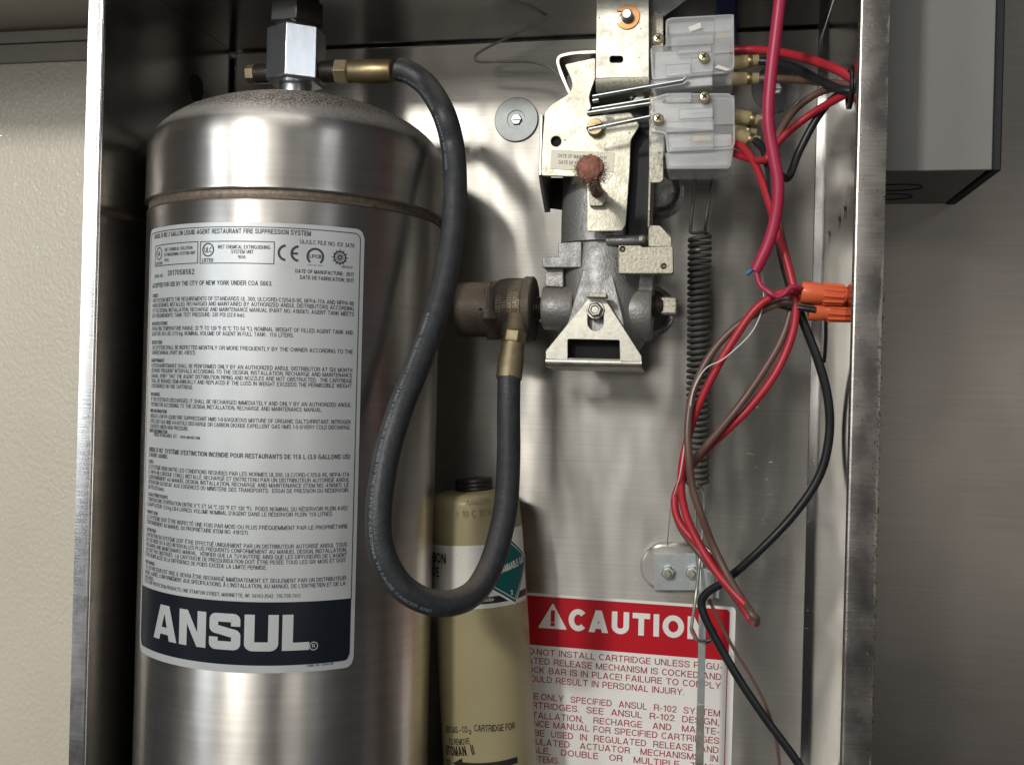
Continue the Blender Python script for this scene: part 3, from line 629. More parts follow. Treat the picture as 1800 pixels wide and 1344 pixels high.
# the name in wide block capitals
def glyph_strokes():
    A_ = ([(0, 0), (.27, 0), (.31, .17), (.62, .17), (.66, 0), (.94, 0), (.65, 1), (.29, 1)], [(.36, .37), (.57, .37), (.465, .76)])
    N_ = ([(0, 0), (.25, 0), (.25, .62), (.56, 0), (.82, 0), (.82, 1), (.57, 1), (.57, .40), (.27, 1), (0, 1)],)
    L_ = ([(0, 0), (.66, 0), (.66, .22), (.26, .22), (.26, 1), (0, 1)],)
    return A_, N_, L_
def flat_sheet(loops):
    cu = bpy.data.curves.new('tmp', 'CURVE'); cu.dimensions = '2D'; cu.fill_mode = 'FRONT'
    for lp in loops:
        s = cu.splines.new('POLY'); s.points.add(len(lp)-1)
        for p, q in zip(s.points, lp): p.co = (q[0], q[1], 0, 1)
        s.use_cyclic_u = True
    o = bpy.data.objects.new('tmp', cu); me = bpy.data.meshes.new_from_object(o)
    r = ([(v.co.x, v.co.y) for v in me.vertices], [tuple(p.vertices) for p in me.polygons])
    bpy.data.objects.remove(o); bpy.data.curves.remove(cu); bpy.data.meshes.remove(me); return r
A_, N_, L_ = glyph_strokes()
S_ = stroke(chaikin([(.70, .655), (.70, .75), (.70, .885), (.55, .885), (.27, .885), (.13, .885), (.13, .74), (.13, .68), (.13, .565), (.28, .545), (.55, .475), (.71, .445), (.71, .33), (.71, .26), (.71, .115), (.56, .115), (.27, .115), (.125, .115), (.125, .25), (.125, .34)], 3), .235)
U_ = stroke(chaikin([(.13, 1), (.13, .6), (.13, .30), (.13, .115), (.33, .115), (.51, .115), (.71, .115), (.71, .30), (.71, .6), (.71, 1)], 3), .25)
u0, h0 = Tk.hit(272, 1121); u1, h1 = Tk.hit(543, 1142); hU = Tk.hit(516, 1079)[1]
Hh = hU-Tk.hit(516, 1142)[1]
parts = [(flat_sheet(A_), .94), (flat_sheet(N_), .82), (S_, .83), (U_, .84), (flat_sheet(L_), .66)]
adv = sum(wd for _, wd in parts)+.085*4; kx = (u1-u0)/adv; x = u0; fl = []
for (vv, ff), wd in parts:
    fl.append(([(x+q[0]*kx, Tk.hit(516, 1142)[1]+q[1]*Hh) for q in vv], ff)); x += (wd+.085)*kx
ur, hr = Tk.hit(551, 1134); 
fl.append(stroke([(ur+.0025*math.cos(2*math.pi*k/20), hr+.0025*math.sin(2*math.pi*k/20)) for k in range(20)], .0005, True))
tv, tf, _ = text('R', .0019, .0026, .01); fl.append(([(ur-.0010+q[0], hr-.0013+q[1], q[2]) for q in tv], tf))
mesh('logo_lettering', *Tk.wrap(joinflat(*[refine(q, .002) for q in fl[:5]], *fl[5:]), .0008), M['silver'], label)
# small print: (text, x0, x1, y at x1, capital height px, weight)
LN = [
 ("ANSUL R-102 3 GALLON LIQUID AGENT RESTAURANT FIRE SUPPRESSION SYSTEM", 270, 546, 415, 8.6, .018),
 ("UL/ULC FILE NO. EX 3470", 527, 622, 435.6, 7.2, .006),
 ("DATE OF MANUFACTURE:  2017", 519, 621, 486, 6.6, .014), ("DATE DE FABRICATION: 2017", 527, 621, 496.5, 6.6, .014),
 ("SERIAL NO.", 270, 288, 487, 6, .01), ("2017058562", 291.5, 342.5, 482, 9.5, .012),
 ("ACCEPTED FOR USE BY THE CITY OF NEW YORK UNDER COA 5663.", 267, 478.5, 502.6, 8.2, .016),
 ("CODES", 267, 279, 520.5, 6.4, .022),
 ("THIS SYSTEM MEETS THE REQUIREMENTS OF STANDARDS UL 300, ULC/ORD-C1254.6-95, NFPA-17A AND NFPA-96", 267, 621, 537, 7.2, .006),
 ("WHEN DESIGNED, INSTALLED, RECHARGED AND MAINTAINED BY AUTHORIZED ANSUL DISTRIBUTORS ACCORDING", 267, 621, 546, 7.2, .006),
 ("TO THE DESIGN, INSTALLATION, RECHARGE AND MAINTENANCE MANUAL (PART NO. 418087). AGENT TANK MEETS", 267, 621, 555.6, 7.2, .006),
 ("DOT REQUIREMENTS. TANK TEST PRESSURE: 330 PSI (22.8 bar).", 267, 431, 552.6, 7.2, .006),
 ("SPECIFICATIONS", 266, 295.5, 570, 6.4, .022),
 ("OPERATING TEMPERATURE RANGE: 32 \u00b0F TO 130 \u00b0F (0 \u00b0C TO 54 \u00b0C). NOMINAL WEIGHT OF FILLED AGENT TANK AND", 266, 620, 588, 7.2, .006),
 ("ADAPTOR: 39.4 LBS. (17.9 kg). NOMINAL VOLUME OF AGENT IN FULL TANK:  11.6 LITERS.", 266, 516, 589, 7.2, .006),
 ("INSPECTION", 266, 286, 602.5, 6.4, .022),
 ("THE SYSTEM SHALL BE INSPECTED MONTHLY OR MORE FREQUENTLY BY THE OWNER ACCORDING TO THE", 266, 619, 621.7, 7.2, .006),
 ("OWNERS MANUAL (PART NO. 418127).", 266, 344.6, 620, 7.2, .006),
 ("MAINTENANCE", 265, 290, 635, 6.4, .022),
 ("SYSTEM MAINTENANCE SHALL BE PERFORMED ONLY BY AN AUTHORIZED ANSUL DISTRIBUTOR AT SIX MONTH", 265, 618, 654, 7.2, .006),
 ("OR MORE FREQUENT INTERVALS ACCORDING TO THE DESIGN, INSTALLATION, RECHARGE AND MAINTENANCE", 265, 618, 663, 7.2, .006),
 ("MANUAL. VERIFY THAT THE AGENT DISTRIBUTION PIPING AND NOZZLES ARE NOT OBSTRUCTED.  THE CARTRIDGE", 265, 618, 672.5, 7.2, .006),
 ("SHALL BE WEIGHED SEMI-ANNUALLY AND REPLACED IF THE LOSS IN WEIGHT EXCEEDS THE PERMISSIBLE WEIGHT", 265, 617, 681.5, 7.2, .006),
 ("LOSS MARKED ON THIS CARTRIDGE.", 265, 340, 680, 7.2, .006),
 ("RECHARGE", 264, 282, 695, 6.4, .022),
 ("IF THE SYSTEM IS DISCHARGED, IT SHALL BE RECHARGED IMMEDIATELY AND ONLY BY AN AUTHORIZED ANSUL", 264, 616, 714.8, 7.2, .006),
 ("DISTRIBUTOR ACCORDING TO THE DESIGN, INSTALLATION, RECHARGE AND MAINTENANCE MANUAL.", 264, 566, 720.7, 7.2, .006),
 ("HMIS INFORMATION", 263, 294, 725.5, 6.4, .022),
 ("ANSULEX LOW PH LIQUID FIRE SUPPRESSANT HMIS 1-0-0/AQUEOUS MIXTURE OF ORGANIC SALTS/IRRITANT. NITROGEN", 263, 615, 744.6, 7.2, .006),
 ("EXPELLENT GAS HMIS 0-0-0/COLD DISCHARGE OR CARBON DIOXIDE EXPELLENT GAS HMIS 1-0-0/VERY COLD DISCHARGE.", 263, 615, 754, 7.2, .006),
 ("CONTENTS UNDER HIGH PRESSURE.", 263, 332, 752, 7.2, .006),
 ("MSDS INFORMATION", 262, 295, 762, 6.4, .022),
 ("MSDS AVAILABLE AT:   www.ansul.com", 269, 352, 772, 6.4, .010),
 ("ANSUL R-102  SYST\u00c8ME D'EXTINCTION INCENDIE POUR RESTAURANTS DE 11.6 L (3.0 GALLONS US)", 261, 614, 805.8, 8.2, .018),
 ("D'AGENT LIQUIDE.", 261, 296, 805, 7.2, .018),
 ("CODES", 260, 271, 814.5, 6.2, .022),
 ("CE SYST\u00c8ME RENCONTRE LES CONDITIONS REQUISES PAR LES NORMES UL300, ULC/ORD-C125.6-95, NFPA-17A", 260, 613, 836.5, 7.2, .006),
 ("ET NFPA-96 LORSQUE CON\u00c7U, INSTALL\u00c9, RECHARG\u00c9 ET ENTRETENU PAR UN DISTRIBUTEUR AUTORIS\u00c9 ANSUL", 260, 613, 845.8, 7.2, .006),
 ("CONFORM\u00c9MENT AU MANUEL DESIGN, INSTALLATION, RECHARGE AND MAINTENANCE (ITEM NO. 418087). LE", 260, 612, 854.8, 7.2, .006),
 ("R\u00c9SERVOIR SATISFAIT AUX EXIGENCES DU MINIST\u00c8RE DES TRANSPORTS.  ESSAI DE PRESSION DU R\u00c9SERVOIR:", 260, 612, 864, 7.2, .006),
 ("330 PSI (22.8 bars).", 259, 290, 862.5, 7.2, .006),
 ("CARACT\u00c9RISTIQUES", 259, 296, 875.6, 6.2, .022),
 ("TEMP\u00c9RATURE D'OP\u00c9RATION ENTRE 0 \u00b0C ET 54 \u00b0C (32 \u00b0F ET 130 \u00b0F).  POIDS NOMINAL DU R\u00c9SERVOIR PLEIN AVEC", 259, 611, 895.4, 7.2, .006),
 ("L'ADAPTATEUR: 17.9 kg (39.4 LIVRES). VOLUME NOMINAL D'AGENT DANS LE R\u00c9SERVOIR PLEIN: 11.6 LITRES.", 258, 584, 904, 7.2, .006),
 ("INSPECTION", 258, 278, 904.5, 6.2, .022),
 ("LE SYST\u00c8ME DOIT \u00caTRE INSPECT\u00c9 UNE FOIS PAR MOIS OU PLUS FR\u00c9QUEMMENT PAR LE PROPRI\u00c9TAIRE", 258, 610, 927.4, 7.2, .006),
 ("CONFORM\u00c9MENT AU MANUEL DU PROPRI\u00c9TAIRE (ITEM NO. 418127).", 257, 437, 935.5, 7.2, .006),
 ("ENTRETIEN", 257, 275, 935.5, 6.2, .022),
 ("L'ENTRETIEN DU SYST\u00c8ME DOIT \u00caTRE EFFECTU\u00c9 UNIQUEMENT PAR UN DISTRIBUTEUR AUTORIS\u00c9 ANSUL TOUS", 256, 609, 959.4, 7.2, .006),
 ("LES SIX MOIS OU \u00c0 DES INTERVALLES PLUS FR\u00c9QUENTS CONFORM\u00c9MENT AU MANUEL DESIGN, INSTALLATION,", 256, 608, 968.4, 7.2, .006),
 ("RECHARGE AND MAINTENANCE MANUAL.  V\u00c9RIFIER QUE LA TUYAUTERIE AINSI QUE LES DIFFUSEURS DE L'AGENT", 256, 608, 977.5, 7.2, .006),
 ("NE SOIT PAS OBSTRU\u00c9S.  LA CARTOUCHE DE PRESSURISATION DOIT \u00caTRE PES\u00c9E TOUS LES SIX MOIS ET DOIT", 256, 607, 986.6, 7.2, .006),
 ("\u00caTRE REMPLAC\u00c9E SI LA DIFF\u00c9RENCE DE POIDS EXC\u00c8DE LA LIMITE PERMISE.", 255, 469, 994, 7.2, .006),
 ("RECHARGE", 255, 273, 992.5, 6.2, .022),
 ("SI L'EXTINCTEUR EST VIDE, IL DEVRA \u00caTRE RECHARG\u00c9 IMM\u00c9DIATEMENT ET SEULEMENT PAR UN DISTRIBUTEUR", 255, 607, 1018, 7.2, .006),
 ("ANSUL AGR\u00c9\u00c9, CONFORM\u00c9MENT AUX SP\u00c9CIFICATIONS, \u00c0 L'INSTALLATION, AU MANUEL DE L'ENTRETIEN ET DE LA", 254, 606, 1027.5, 7.2, .006),
 ("RECHARGE.", 254, 271, 1021, 7.2, .006),
 ("TYCO FIRE PROTECTION PRODUCTS, ONE STANTON STREET, MARINETTE, WI  54143-2542  715-735-7411", 253, 527, 1049, 6.4, .006),
]
def level(cyl, x0, x1, y1):
    """left pixel on the same ring of the cylinder: returns arc positions and height"""
    u1, h = cyl.hit(x1, y1); y = y1
    for _ in range(6):
        u0, hh = cyl.hit(x0, y); y += (hh-h)/K(x0, y, -.15)
    return u0, u1, h
fl = []
SP = cap(700, 9.3); hprev = 0; HH = []
FREE = ('ANSUL R-102 3', 'UL/ULC', 'DATE', 'SERIAL', '2017', 'ACCEPTED', 'MSDS AV', 'TYCO', 'MSDS INF')
for s, x0, x1, y1, ch, bo in LN:             # short last lines follow the line above, headings sit over the line below
    u0, u1, h = level(Tk, x0, x1, y1)
    if not s.startswith(FREE) and bo < .02 and x1 < 600: h = hprev-SP
    HH.append([u0+(.0030 if x0 < 300 else 0), u1, h]); hprev = h
for i, (s, x0, x1, y1, ch, bo) in enumerate(LN):
    if bo > .02 and not s.startswith(FREE): HH[i][2] = HH[i+1][2]+SP*1.03
for (s, x0, x1, y1, ch, bo), (u0, u1, h) in zip(LN, HH):
    vv, ff, _ = text(s, u1-u0, cap(y1, ch), bo); fl.append(([(u0+a, h+b, z) for a, b, z in vv], ff))
mesh('small_print', *Tk.wrap(joinflat(*fl), .0006), M['ink'], label)
fl = []                                      # approval marks
def frame_px(x0, x1, yt, yb):
    ua, ub, ht = level(Tk, x0, x1, yt); hb = Tk.hit(x1, yb)[1]
    fl.append(stroke(dense([(ua, hb), (ub, hb), (ub, ht), (ua, ht)], .003, True), .0005, True)); return ua, ub, ht, hb
def put(s, u0, u1, h, H, bo=.006): vv, ff, _ = text(s, u1-u0, H, bo); fl.append(([(u0+a, h+b, z) for a, b, z in vv], ff))
def circ(u, h, r, wd, a0=0, a1=360, n=28):
    pts = [(u+r*math.cos(math.radians(a0+(a1-a0)*k/n)), h+r*math.sin(math.radians(a0+(a1-a0)*k/n))) for k in range(n+(a1-a0 < 360))]
    fl.append(stroke(pts, wd, a1-a0 >= 360))
ua, ub, ht, hb = frame_px(275, 349, 425, 462.5); Wd, Hd = ub-ua, ht-hb
circ(ua+Wd*.13, hb+Hd*.60, Wd*.085, .0007); put('UL', ua+Wd*.09, ua+Wd*.17, hb+Hd*.50, Hd*.2, .015); put('LISTED', ua+Wd*.03, ua+Wd*.24, hb+Hd*.06, Hd*.13, .02)
put('WET CHEMICAL SOLUTION', ua+Wd*.29, ua+Wd*.90, hb+Hd*.66, Hd*.155, .012); put('EXTINGUISHING SYSTEM UNIT', ua+Wd*.29, ua+Wd*.96, hb+Hd*.42, Hd*.155, .012); put('70Y8', ua+Wd*.29, ua+Wd*.40, hb+Hd*.16, Hd*.15, .012)
ua, ub, ht, hb = frame_px(353.5, 482.5, 425.5, 464); Wd, Hd = ub-ua, ht-hb
circ(ua+Wd*.12, hb+Hd*.62, Hd*.29, .0008); put('ULC', ua+Wd*.065, ua+Wd*.175, hb+Hd*.49, Hd*.25, .012); put('LISTED', ua+Wd*.03, ua+Wd*.20, hb+Hd*.06, Hd*.17, .02)
put('WET CHEMICAL EXTINGUISHING', ua+Wd*.26, ua+Wd*.95, hb+Hd*.66, Hd*.17, .01); put('SYSTEM UNIT', ua+Wd*.45, ua+Wd*.74, hb+Hd*.44, Hd*.17, .01); put('1656', ua+Wd*.54, ua+Wd*.64, hb+Hd*.21, Hd*.15, .008)
uc, hc = Tk.hit(503, 444.5); r = cap(444, 12.5); circ(uc, hc, r, r*.33, 95, 265)
uc, hc = Tk.hit(525.5, 446); circ(uc, hc, r, r*.33, 95, 265); fl.append(stroke([(uc-r, hc), (uc-r*.15, hc)], r*.3))
uc, hc = Tk.hit(554, 451); r = cap(450, 14.5); circ(uc, hc, r, .0005, -50, 230); circ(uc, hc, r*.84, .0004, -50, 230); circ(uc, hc, r*.92, .0012, -50, 230, 40)
put('LPCB', uc-r*.70, uc+r*.70, hc-r*.20, r*.44, .02); put('CERT NO. 155A', uc-r*.9, uc+r*.9, hc-r*1.12, r*.13)
uc, hc = Tk.hit(597, 452.5); r = cap(450, 10.5); circ(uc, hc, r, r*.24); circ(uc, hc, r*.25, r*.16)
for k in range(12):
    a = math.pi*k/6; fl.append(stroke([(uc+r*.25*math.cos(a), hc+r*.25*math.sin(a)), (uc+r*1.42*math.cos(a), hc+r*1.42*math.sin(a))], r*.11))
ua, ub, h = level(Tk, 600, 619, 472.5); put('0575/17', ua, ub, h, cap(450, 4.2), .012)
mesh('approval_marks', *Tk.wrap(joinflat(*fl), .0006), M['ink'], label); fl = []
ua, ub, h = level(Tk, 539, 585, 1166.5); put('LABEL NO. 437643-09', ua, ub, h, cap(450, 3.6), .016)
mesh('label_number', *Tk.wrap(joinflat(*fl), .0006), M['ink'], label)
# ------------------------------------------------------------------ hose
HR = .0083
hp = [(700, 122, -.113), (722, 129, -.114), (752, 153, -.117), (780, 200, -.123), (796, 260, -.131), (800, 330, -.14), (797, 400, -.148), (785, 480, -.16), (764, 560, -.172), (735, 640, -.186), (706, 712, -.198),
      (682, 790, -.206), (668, 870, -.213), (666, 935, -.216), (677, 985, -.216), (705, 1029, -.212), (745, 1054, -.204), (790, 1060, -.193), (832, 1042, -.178), (860, 1000, -.163), (878, 945, -.150), (890, 880, -.137), (894, 800, -.122), (894, 720, -.108), (895, 655, -.099)]
pts = []
for x, y, Y in hp:
    while True:
        p = P(x, y, Y)
        if math.hypot(p.x-TX, p.y-TY) > TR+HR+.003 or y < 200: break
        Y -= .002
    pts.append(p)
hose = thing('expellant_hose', 'black braided rubber hose looping from tank adaptor to bronze regulator', 'hose', pts[17])
hpath = spline(pts, 9)
mesh('hose_tube', *tube(hpath, HR, 22), M['rubber'], hose, smooth=True)
def along(a, b, prof, m, name, parent, n=28, rot=0, bevel=0):
    a, b = Vector(a), Vector(b); L = (b-a).length
    return mesh(name, *lathe(a, b-a, [(r, h*L) for r, h in prof], n, rot), m, parent, smooth=n > 8, bevel=bevel)
zf = P(640, 124, TY).z
xq = lambda x: P(x, 124, TY).x
pA = lambda x: Vector((xq(x), TY, zf-(x-570)*.000012))
along(pA(614), pA(690), [(.0070, 0), (.0082, .06), (.0082, .18), (.0086, .2), (.0086, .96), (.0080, 1)], M['brass'], 'ferrule', hose)
along(pA(590), pA(616), [(.0078, 0), (.0092, .12), (.0092, .88), (.0078, 1)], M['brassdull'], 'hex_nut', hose, 6, .2, .0004)
threads(pA(566), (1, 0, 0), .0078, (pA(592)-pA(566)).length, M['darksteel'], hose)
q0, q1, q2, q3 = P(894, 668, -.0995), P(902, 604, -.094), P(905.5, 582, -.092), P(908, 562, -.090)
along(q0, q1, [(.0082, 0), (.0094, .05), (.0092, .55), (.0082, .8), (.0080, 1)], M['brassdull'], 'ferrule', hose)
along(q1, q2, [(.0080, 0), (.0089, .15), (.0089, .85), (.0076, 1)], M['brassdull'], 'hex_nut', hose, 6, .5, .0004)
threads(q2, q3-q2, .0074, (q3-q2).length*1.4, M['brassdull'], hose)
# faint print running along the hose
def hose_print(s, i0, i1, ang, H):
    T, U = frames(hpath); acc = [0.0]
    for i in range(i0, i1): acc.append(acc[-1]+(hpath[i+1]-hpath[i]).length)
    vv, ff, _ = text(s, acc[-1], H, .01); V = []
    import bisect
    for a, b, _z in vv:
        j = min(max(bisect.bisect(acc, a)-1, 0), len(acc)-2); f = (a-acc[j])/(acc[j+1]-acc[j]); i = i0+j
        c = hpath[i].lerp(hpath[i+1], f); t = T[i].lerp(T[i+1], f).normalized()
        side = -t.cross((CAM-c).normalized()).normalized(); fr_ = t.cross(side)
        al = ang+b/HR; V.append(c+(fr_*math.cos(al)+side*math.sin(al))*(HR+.0003+_z))
    return V, ff
mesh('hose_lettering', *join(hose_print('WARNING: THIS PRODUCT CONTAINS A CHEMICAL KNOWN TO THE STATE OF CALIFORNIA TO CAUSE CANCER AND', 72, 146, -.75, .0021)), M['print_grey'], hose)
mesh('hose_lettering', *join(hose_print('FLEXIBLE HOSE SAE 100R1 WP 2000', 4, 42, -.85, .0018)), M['print_grey'], hose)
# ------------------------------------------------------------------ gas cartridge
CYd = -.052
c0 = P(862, 1344, CYd); c1 = P(836, 900, CYd-.002)
cax = (c1-c0).normalized(); CR = 82*K(862, 1344, CYd)
lo_h = -.075
cbase = c0+cax*lo_h
cart = thing('gas_cartridge', 'khaki painted gas cartridge standing right of the steel tank', 'cylinder', cbase)
Lc = (c1-c0).length
ht_ = Lc+.012
pr = [(CR*.9, lo_h), (CR, lo_h+.006), (CR, Lc-.050)]
for k in range(1, 13):
    t = k/12; pr.append((CR*(1-.050*t*t), Lc-.050+.059*t))
for k in range(1, 9):
    t = math.pi/2*k/8; pr.append((CR*.95-.009*(1-math.cos(t)), Lc+.009+.0075*math.sin(t)))
pr.append((.4*CR, Lc+.0172))
mesh('cartridge_body', *lathe(c0, cax, pr, 72), M['khaki'], cart, smooth=True, angle=40)
nk = c0+cax*(Lc+.014)
n2 = P(829, 846, CYd); d_ = (n2-nk).length
threads(nk-cax*.006, cax, 34*K(829, 860, CYd), d_+.008, M['blacksteel'], cart, 'threaded_neck', .0026)
Ck = Cyl(c0, cax, CR, (0, -1, 0))
# white band and its print
def hband(px, py): return Ck.hit(px, py)
bt = hband(850, 957)[1]; bb = hband(850, 1069)[1]; btr = hband(908, 925)[1]
ub0 = -CR*2.2; ub1 = CR*1.5; us_ = hband(868, 950)[0]
def bandf(u):
    t = min(max((u-us_)/(.010), 0), 1); return bb, bt+(btr-bt)*t
bl = mesh('band_label', *Ck.wrap(colstrip(bandf, ub0, ub1, 90), .0004), M['whitedirty'], cart, smooth=True)
bk0 = hband(850, 1049)[1]; bk1 = hband(850, 1061)[1]
mesh('black_stripe', *Ck.wrap(colstrip(lambda u: (bk1, bk0), ub0, ub1, 80), .0006), M['black'], bl, smooth=True)
fl = []
def ctext(s, xr, yr, H, kx, bo=.02):
    u1, h = Ck.hit(xr, yr); vv, ff, _ = text(s, None, H, bo, sx=kx*H/CAPH, align='R'); fl.append(([(u1+a, h+b, z) for a, b, z in vv], ff))
H1 = 17*K(780, 990, -.07)
ctext('CARBON', 785, 990, H1, .80); ctext('DIOXIDE', 773.5, 1014, H1, .80)
mesh('band_lettering', *Ck.wrap(joinflat(*fl), .0006), M['black'], bl)
fl = []
ctext('Compression', 864, 1046, H1*.35, .8, .01); ctext('Gaz Comprim\u00e9 Possible', 868, 1055, H1*.35, .8, .01)
mesh('stripe_lettering', *Ck.wrap(joinflat(*fl), .0008), M['white'], bl)
# green diamond sticker
def quad_px(corners, lift, n=12):
    c = [Vector(Ck.hit(*q)) for q in corners]; V, Fa = [], []
    for j in range(n+1):
        for i in range(n+1):
            s, t = i/n, j/n; V.append(tuple((c[0]*(1-s)+c[1]*s)*(1-t)+(c[3]*(1-s)+c[2]*s)*t))
    for j in range(n):
        for i in range(n): Fa.append((j*(n+1)+i, j*(n+1)+i+1, (j+1)*(n+1)+i+1, (j+1)*(n+1)+i))
    return Ck.wrap((V, Fa), lift), c
dq, dc = quad_px([(904, 1062), (921.5, 977), (888, 938), (852, 1031)], .0009)
dm = mesh('hazard_diamond', *dq, M['white'], cart, smooth=True)
dc_c = (dc[0]+dc[1]+dc[2]+dc[3])/4
def scaled(f): return [dc_c+(q-dc_c)*f for q in dc]
def quad_uv(c, lift, n=12):
    V, Fa = [], []
    for j in range(n+1):
        for i in range(n+1):
            s, t = i/n, j/n; V.append(tuple((c[0]*(1-s)+c[1]*s)*(1-t)+(c[3]*(1-s)+c[2]*s)*t))
    for j in range(n):
        for i in range(n): Fa.append((j*(n+1)+i, j*(n+1)+i+1, (j+1)*(n+1)+i+1, (j+1)*(n+1)+i))
    return Ck.wrap((V, Fa), lift)
mesh('diamond_field', *quad_uv(scaled(.93), .0011), M['green'], dm, smooth=True)
fl = [stroke(dense([tuple(q) for q in scaled(.83)], .002, True), .0005, True)]
fl.append(Ck.line('NON-FLAMMABLE GAS', (856, 1014), (917.5, 986), .0052, .02))
fl.append(Ck.line('2', (896.5, 1045), (900, 1043.5), .0036, .02))
mesh('diamond_lettering', *Ck.wrap(joinflat(*fl), .0013), M['white'], dm)
# print lower down and stamped marks at the shoulder
fl = [Ck.line('SED GAS \u2013 CO', (785, 1285.5), (823, 1286), .0046, .01), Ck.line('2', (824.5, 1289.5), (829.5, 1289), .0032, .01), Ck.line('CARTRIDGE FOR', (834, 1284), (904, 1280), .0050, .006)]
fl.append(Ck.line('TO REMOVE', (791, 1308), (827, 1306.5), .0046, .008)); fl.append(Ck.line('UTOMAN  II', (786, 1326), (835, 1325), .0072, .03))
fl.append(Ck.line('251', (786, 1345), (794, 1344.5), .0050, .012))
ha, hb_ = Ck.hit(797, 1340), Ck.hit(909, 1334)
a = Vector(ha); b = Vector(hb_); dd = (b-a).normalized(); nn = Vector((-dd.y, dd.x))
L_ar = (b-a).length
arr = dense([tuple(a+dd*.008), tuple(b)], .003); fl.append(stroke(arr, .0046))
fl.append(([tuple(a), tuple(a+dd*.0095+nn*.0052), tuple(a+dd*.0095-nn*.0052)], [(0, 1, 2)]))
mesh('printed_instructions', *Ck.wrap(joinflat(*fl), .0004), M['black'], cart)
Cs = Cyl(c0, cax, CR*.972, (0, -1, 0))
fl = [Cs.line('10 C 17 0', (812, 908), (862, 905), .0052, .012), Cs.line('DOT 3E', (778, 906), (806, 908), .0040, .01), Cs.line('M0215', (818, 886), (862, 883), .0042, .01)]
mesh('stamped_marks', *Cs.wrap(joinflat(*fl), .0012), M['khaki'], cart)
# ------------------------------------------------------------------ caution sign on the back panel
SY = -.0024
def spx(zx, zy): return P(900+zx/4.1476, 1020+zy/4.1476, SY)
tl0 = spx(118, 85); tr0 = spx(1632, 192); ex = (tr0-tl0).normalized(); ez = Vector((-ex.z, 0, ex.x))
sign = thing('caution_sign', 'red and white printed caution sign stuck to the steel back panel', 'sign', tl0-ez*.15)
def sflat(p): q = p-tl0; return (q.dot(ex), q.dot(ez))
def s3(flat, lift): return [tl0+ex*q[0]+ez*q[1]+Vector((0, -lift-(q[2] if len(q) > 2 else 0), 0)) for q in flat[0]], flat[1]
W0 = (tr0-tl0).length; X0 = -.035; Hs = .165
V, Fa = sheet([rrect(X0, -Hs, W0, 0, .0035)], .0005)
mesh('sign_sheet', [tl0+ex*v.x+ez*v.y+Vector((0, -.00025-v.z, 0)) for v in V], Fa, M['white'], sign)
redT = sflat(spx(1588, 207))[1]-.0003; redB = sflat(spx(1575, 580))[1]; redR = sflat(spx(1588, 250))[0]
hx0 = X0+.004
rl = [q for q in rrect(hx0, redB, redR, redT, .003) if q[1] > (redB+redT)/2]; rl = rl+[(hx0, redB), (redR, redB)]
mesh('red_header', *s3(flat_sheet([rl]), .0008), M['redprint'], sign)
tri = [sflat(spx(*q)) for q in ((300, 160), (190, 340), (402, 355))]
tri = rpoly(tri, .0012)
e0 = sflat(spx(297, 213)); 
fl = [flat_sheet([tri])]
mesh('warning_triangle', *s3(fl[0], .0010), M['white'], sign)
def sline(s, za, zb, H, bo=0, pre=None, lift=.0008):
    a = Vector(sflat(spx(*za))); b = Vector(sflat(spx(*zb))); L = (b-a).length; d = (b-a)/L; n = Vector((-d.y, d.x))
    vv, ff, k = text(s, L, H, bo); out = [([(*(a+d*x+n*y), z) for x, y, z in vv], ff)]
    if pre:
        vv, ff, _ = text(pre, None, H, bo, sx=k, align='R'); gap = .0006 if pre[-1] != ' ' else .0022
        out.append(([(*(a+d*(x-gap)+n*y), z) for x, y, z in vv], ff))
    return out
kq = K(1100, 1200, SY)/4.1476
fl = sline('!', (283, 328), (312, 330), 118*kq, .035)
mesh('exclamation_mark', *s3(fl[0], .0012), M['redprint'], sign)
mesh('header_word', *s3(joinflat(*sline('CAUTION', (412, 360), (1412, 430), 162*kq, .055)), .0010), M['white'], sign)
SL = [('NOT INSTALL CARTRIDGE UNLESS REGU-', (182, 538), (1530, 650), 'DO '), ('TED RELEASE MECHANISM IS COCKED AND', (158, 602), (1525, 722), 'LA'), ('CK BAR IS IN PLACE! FAILURE TO COMPLY', (160, 668), (1522, 788), 'LO'),
      ('ULD RESULT IN PERSONAL INJURY.', (180, 735), (1255, 832), 'CO'), ('ONLY  SPECIFIED  ANSUL  R-102  SYSTEM', (212, 865), (1515, 988), 'USE '), ('TRIDGES.  SEE  ANSUL  R-102  DESIGN,', (190, 928), (1508, 1052), 'CAR'),
      ('ALLATION,   RECHARGE   AND   MAINTE-', (190, 1000), (1510, 1120), 'INST'), ('CE MANUAL FOR SPECIFIED CARTRIDGES', (200, 1062), (1508, 1187), 'NAN'), ('E  USED  IN  REGULATED  RELEASE  AND', (205, 1130), (1505, 1255), 'TO B'),
      ('LATED   ACTUATOR   MECHANISMS   IN', (215, 1195), (1500, 1318), 'REGU'), ('E,   DOUBLE   OR   MULTIPLE   TANK', (230, 1258), (1498, 1385), 'SINGL'), ('EMS.', (225, 1322), (345, 1333), 'SYST')]
fl = []
for s, a, b, pre in SL: fl += sline(s, a, b, 46*kq, .004, pre)
mesh('warning_text', *s3(joinflat(*fl), .0008), M['redink'], sign)
lx = sflat(spx(1575, 580))[0]-.0005
mesh('border_line', *s3(stroke([(lx, redB), (lx, -Hs+.004)], .0006), .0008), M['redprint'], sign)
